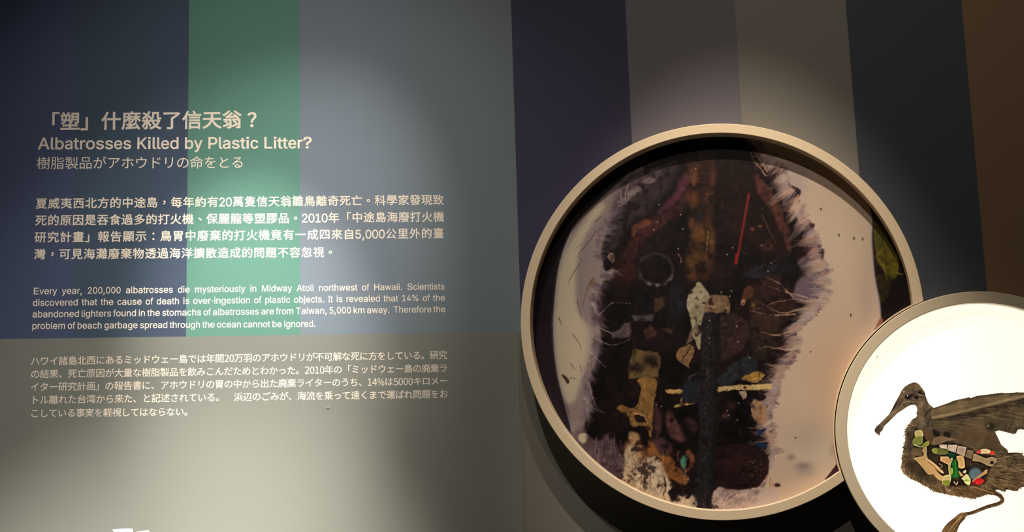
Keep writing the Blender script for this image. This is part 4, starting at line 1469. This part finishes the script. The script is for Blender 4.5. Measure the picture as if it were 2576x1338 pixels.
# vertebra blocks
for q, c_ in (([(615, 598), (680, 600), (685, 640), (618, 622)], (168, 152, 136)), ([(690, 600), (768, 600), (752, 668), (685, 645)], (176, 158, 144)), ([(772, 608), (845, 620), (828, 700), (758, 670)], (172, 150, 132)),
              ([(850, 640), (905, 650), (890, 722), (832, 700)], (112, 92, 72)), ([(905, 672), (1010, 715), (1060, 700), (1100, 715), (1098, 745), (1060, 785), (1020, 775), (960, 745), (895, 735)], (148, 126, 96))):
    P(q, c_, 1, 0.9, False)
BL(650, 620, 26, 14, (206, 194, 184), 0.7)
BL(730, 635, 26, 16, (204, 188, 178), 0.7)
BL(1060, 752, 17, 15, (36, 30, 36), 0.95, 0, 1.8)
# scraps
P([(625, 700), (690, 700), (712, 730), (700, 775), (622, 735)], (190, 148, 102), 1, 1, False)
P([(760, 700), (815, 696), (830, 760), (828, 795), (780, 795), (775, 750)], (196, 158, 106), 1, 1)
P([(690, 670), (740, 665), (752, 700), (720, 722), (698, 705)], (22, 66, 42), 1, 1)
P([(722, 735), (760, 715), (785, 860), (780, 880), (715, 880), (712, 850)], (30, 92, 36), 1, 1, False)
ST([(748, 730), (758, 860)], 4, 5, (44, 122, 48), 0.7, 2)
P([(715, 880), (780, 878), (775, 905), (718, 905)], (50, 44, 30), 1, 1, False)
ST([(720, 720), (700, 780), (705, 860), (690, 900)], 6, 5, (170, 158, 104), 0.9, 1)
P([(655, 862), (708, 855), (712, 905), (690, 945), (645, 935), (635, 895)], (166, 160, 116), 1, 1)
P([(645, 905), (705, 905), (690, 945), (652, 940)], (112, 124, 52), 1, 1)
P([(702, 800), (728, 800), (728, 840), (708, 850)], (132, 146, 62), 1, 1)
P([(808, 880), (845, 848), (870, 870), (880, 905), (868, 942), (832, 925), (818, 900), (800, 885)], (186, 190, 136), 1, 1)
ST([(830, 905), (850, 900), (866, 905)], 5, 3, (124, 160, 60), 0.8, 2)
P([(780, 820), (820, 860), (800, 868), (785, 850)], (166, 130, 82), 1, 1)
P([(820, 822), (840, 812), (838, 840), (815, 838)], (190, 176, 140), 1, 1)
ST([(615, 760), (640, 780), (620, 800), (640, 815)], 3, 3, (120, 92, 68), 0.9)
ST([(740, 915), (760, 935), (770, 915)], 4, 3, (190, 166, 136), 0.9)
BL(752, 920, 16, 14, (60, 46, 38), 0.5)
P([(958, 646), (985, 635), (1025, 638), (1052, 655), (1040, 672), (985, 675), (955, 668)], (216, 188, 144), 1, 1)
P([(930, 662), (960, 642), (965, 668), (940, 674)], (212, 52, 40), 1, 1)
P([(1045, 660), (1070, 652), (1082, 668), (1065, 688), (1048, 680)], (218, 52, 40), 1, 1)
BL(920, 848, 58, 54, (78, 108, 132), 0.95, 0, 3.5)
BL(920, 856, 42, 38, (96, 112, 116), 0.7, 0, 2)
ST([(880, 760), (900, 785), (950, 795), (985, 775)], 2.5, 2, (40, 60, 68), 0.8)
P([(890, 910), (1010, 808), (1024, 812), (1020, 840), (960, 875), (895, 918)], (164, 122, 86), 1, 1, False)
P([(905, 910), (940, 885), (985, 892), (990, 915), (950, 938), (915, 930)], (176, 24, 30), 1, 1.2)
P([(880, 925), (910, 912), (925, 935), (890, 940)], (112, 22, 34), 0.9, 1.5)
# leg and foot tones
ST([(1080, 1012), (1135, 1040), (1140, 1080), (1020, 1120), (860, 1180)], 4, 3, (60, 46, 40), 0.7, 2)
ST([(800, 1210), (740, 1270), (690, 1338)], 3, 2, (140, 120, 86), 0.8, 2)
ST([(820, 1215), (770, 1290), (740, 1338)], 4, 3, (62, 50, 40), 0.7, 2)
# strengthen the relief of the plumage
lum = Bc.c.mean(2)
kb = blur(keep, 5.0) + 1e-3
hi = (lum - blur(lum * keep, 5.0) / kb)[..., None]
hi = np.clip(hi, -40, 40)
m_ = (keep * 1.0)[..., None]
rows_ = (Bc.y0 + np.arange(Bc.h) / Bc.k)[:, None, None]
Bc.c = Bc.c * (1 + m_ * (np.clip((rows_ - 1130) / 130, 0, 1) * np.array([0.34, 0.24, 0.10], np.float32) + np.array([0.06, 0.02, -0.06], np.float32)))  # lower rows coloured lighter and warmer to imitate backlight through the fur
Bc.c = np.clip(Bc.c + m_ * (hi * 1.0 + (noise(lum.shape, 40)[..., None] - 0.5) * np.array([34, 26, 16], np.float32)), 8, 255)
# white dots painted as light shining through pin holes
for x, y in ((316, 153), (346, 186), (704, 984)):
    BL(x, y, 5.5, 5.5, (255, 255, 250), 1, 0, 4)
# keep the tiny stars and the outline; outside the bird the film is clear (white)
Bc.a = np.maximum(keep, 0)
st2 = 0.9 / 1.6 * 0.001 * 0.97
x_a, z_a = on_right(2185, 1370, -SY)
x_b, z_b = on_right(2800, 935, -SY)
gx2 = np.arange(x_a, x_b, st2)
gz2 = np.arange(z_a, z_b, st2)
GX, GZ = np.meshgrid(gx2, gz2)
FY = SY - 0.0006
PX, PYY = to_pixel(GX, np.full_like(GX, FY), GZ)
smp = Bc.sample(PX, PYY)
al = smp[..., 3]
ins = (al > 0.45) & (np.hypot(GX - SX, GZ - SZ) < SRI - 0.0005)
idx = -np.ones(GX.shape, int)
okv = ins
ok = okv[:-1, :-1] & okv[1:, :-1] & okv[:-1, 1:] & okv[1:, 1:]
used = np.zeros_like(okv)
used[:-1, :-1] |= ok
used[1:, :-1] |= ok
used[:-1, 1:] |= ok
used[1:, 1:] |= ok
idx[used] = np.arange(used.sum())
quads = np.stack([idx[:-1, :-1][ok], idx[:-1, 1:][ok], idx[1:, 1:][ok], idx[1:, :-1][ok]], 1)
vb = np.stack([GX[used], np.full(used.sum(), FY), GZ[used]], 1)
cb = np.c_[lin(np.clip(smp[..., :3][used], 0, 255)), np.ones(used.sum())]
M_bird = print_material('translucent_bird_print', glow=0.66, rough=0.6, gain=0.45)
o = mesh_obj('bird_print', vb, quads, M_bird, small, colors=cb)
o['label'] = 'backlit print of a long-beaked bird with plastic scraps in its belly'
# tiny triangle of tape on the diffuser
M_tape = material('beige_tape', (0.5, 0.47, 0.36), 0.6, 0.2)
M_tape.node_tree.nodes['Principled BSDF'].inputs['Emission Color'].default_value = (1.0, 0.93, 0.72, 1)
M_tape.node_tree.nodes['Principled BSDF'].inputs['Emission Strength'].default_value = 0.72  # own glow stands in for the backlight coming through the tape
tv = []
for y in (SY - 0.0001, SY - 0.0009):
    for p in ((2204, 893), (2213, 896), (2204, 904)):
        x, z = on_right(*p, -SY)
        tv.append((x, y, z))
mesh_obj('tape_scrap', tv, [(0, 1, 2), (5, 4, 3), (0, 3, 4, 1), (1, 4, 5, 2), (2, 5, 3, 0)], M_tape, small)

WM[0] = ML
# ------------------------------------------------------------------ ledge (below the frame) and the two white things peeping in at the bottom
M_ledge = material('grey_ledge', (0.16, 0.16, 0.15), 0.6, 0.3, mottle=0.03)
M_white = material('white_ceramic', (0.88, 0.86, 0.80), 0.35, 0.5, mottle=0.01)
M_card = material('white_card', (0.90, 0.88, 0.82), 0.6, 0.3, mottle=0.01)
OUTW = 0.16
cx0, cz0 = on_plane(283, 1333, OUTW)
cx1, cz1 = on_plane(334, 1333, OUTW)
cxm, rad = (cx0 + cx1) / 2, (cx1 - cx0) / 2
ztop = on_plane(308, 1331, OUTW)[1]
LZ = ztop - 0.115
led = empty('display_ledge', (0.0, 0.0, LZ), 'grey display ledge fixed to the wall under the lettering, below the frame', 'ledge')
box('shelf_board', -1.9, 0.2, -0.26, -0.0009, LZ - 0.03, LZ, M_ledge, led)
for bx in (-1.4, -0.3):
    bk = box('bracket', bx - 0.015, bx + 0.015, -0.22, -0.0009, LZ - 0.15, LZ - 0.0305, M_ledge, led)
cup = empty('white_cup', (cxm, -OUTW, LZ), 'white cup-like object with softly curved top, at the bottom edge left of the white block', 'cup')
prof = [(0.0, 0.0), (rad * 0.82, 0.0), (rad * 0.9, 0.004), (rad * 0.97, 0.04), (rad, 0.1), (rad, 0.111), (rad * 0.97, 0.1145), (rad * 0.9, 0.115), (rad * 0.86, 0.112), (rad * 0.85, 0.03), (0.0, 0.02)]
vs, fs = [], []
n = 48
for i in range(n):
    a = 2 * math.pi * i / n
    for r, z in prof:
        vs.append((cxm + r * math.cos(a), -OUTW + r * math.sin(a), LZ + z))
P_ = len(prof)
for i in range(n):
    j = (i + 1) % n
    for k in range(P_ - 1):
        fs.append((i * P_ + k, j * P_ + k, j * P_ + k + 1, i * P_ + k + 1))
o = mesh_obj('cup_body', vs, fs, M_white, cup, smooth=True)
bm = bmesh.new()
bm.from_mesh(o.data)
bmesh.ops.remove_doubles(bm, verts=bm.verts, dist=1e-6)
bmesh.ops.recalc_face_normals(bm, faces=bm.faces)
bm.to_mesh(o.data)
bm.free()
# leaning card beside it
a0 = on_plane(339, 1339, OUTW)
a1 = on_plane(372, 1334, OUTW)
ux, uz = a1[0] - a0[0], a1[1] - a0[1]
Lc = math.hypot(ux, uz)
ux, uz = ux / Lc, uz / Lc
nx_, nz_ = uz, -ux       # downwards along the card
card = empty('white_block', ((a0[0] + a1[0]) / 2, -OUTW, LZ), 'small white block with slanting straight top at the bottom edge', 'block')
y0, y1 = -OUTW - 0.012, -OUTW + 0.012
bm = bmesh.new()
tops = [(a0[0], a0[1]), (a1[0], a1[1])]
bots = [(a1[0] + 0.004, LZ), (a0[0] + 0.002, LZ)]
fr = [bm.verts.new((x, y0, z)) for x, z in tops + bots]
f = bm.faces.new(fr)
r_ = bmesh.ops.extrude_face_region(bm, geom=[f])
for v_ in [g for g in r_['geom'] if isinstance(g, bmesh.types.BMVert)]:
    v_.co.y = y1
bmesh.ops.recalc_face_normals(bm, faces=bm.faces)
bmesh.ops.bevel(bm, geom=list(bm.edges), offset=0.0018, segments=3, profile=0.5, affect='EDGES')
me = bpy.data.meshes.new('block_body')
bm.to_mesh(me)
bm.free()
me.materials.append(M_card)
o = bpy.data.objects.new('block_body', me)
COL.objects.link(o)
put(o, card)
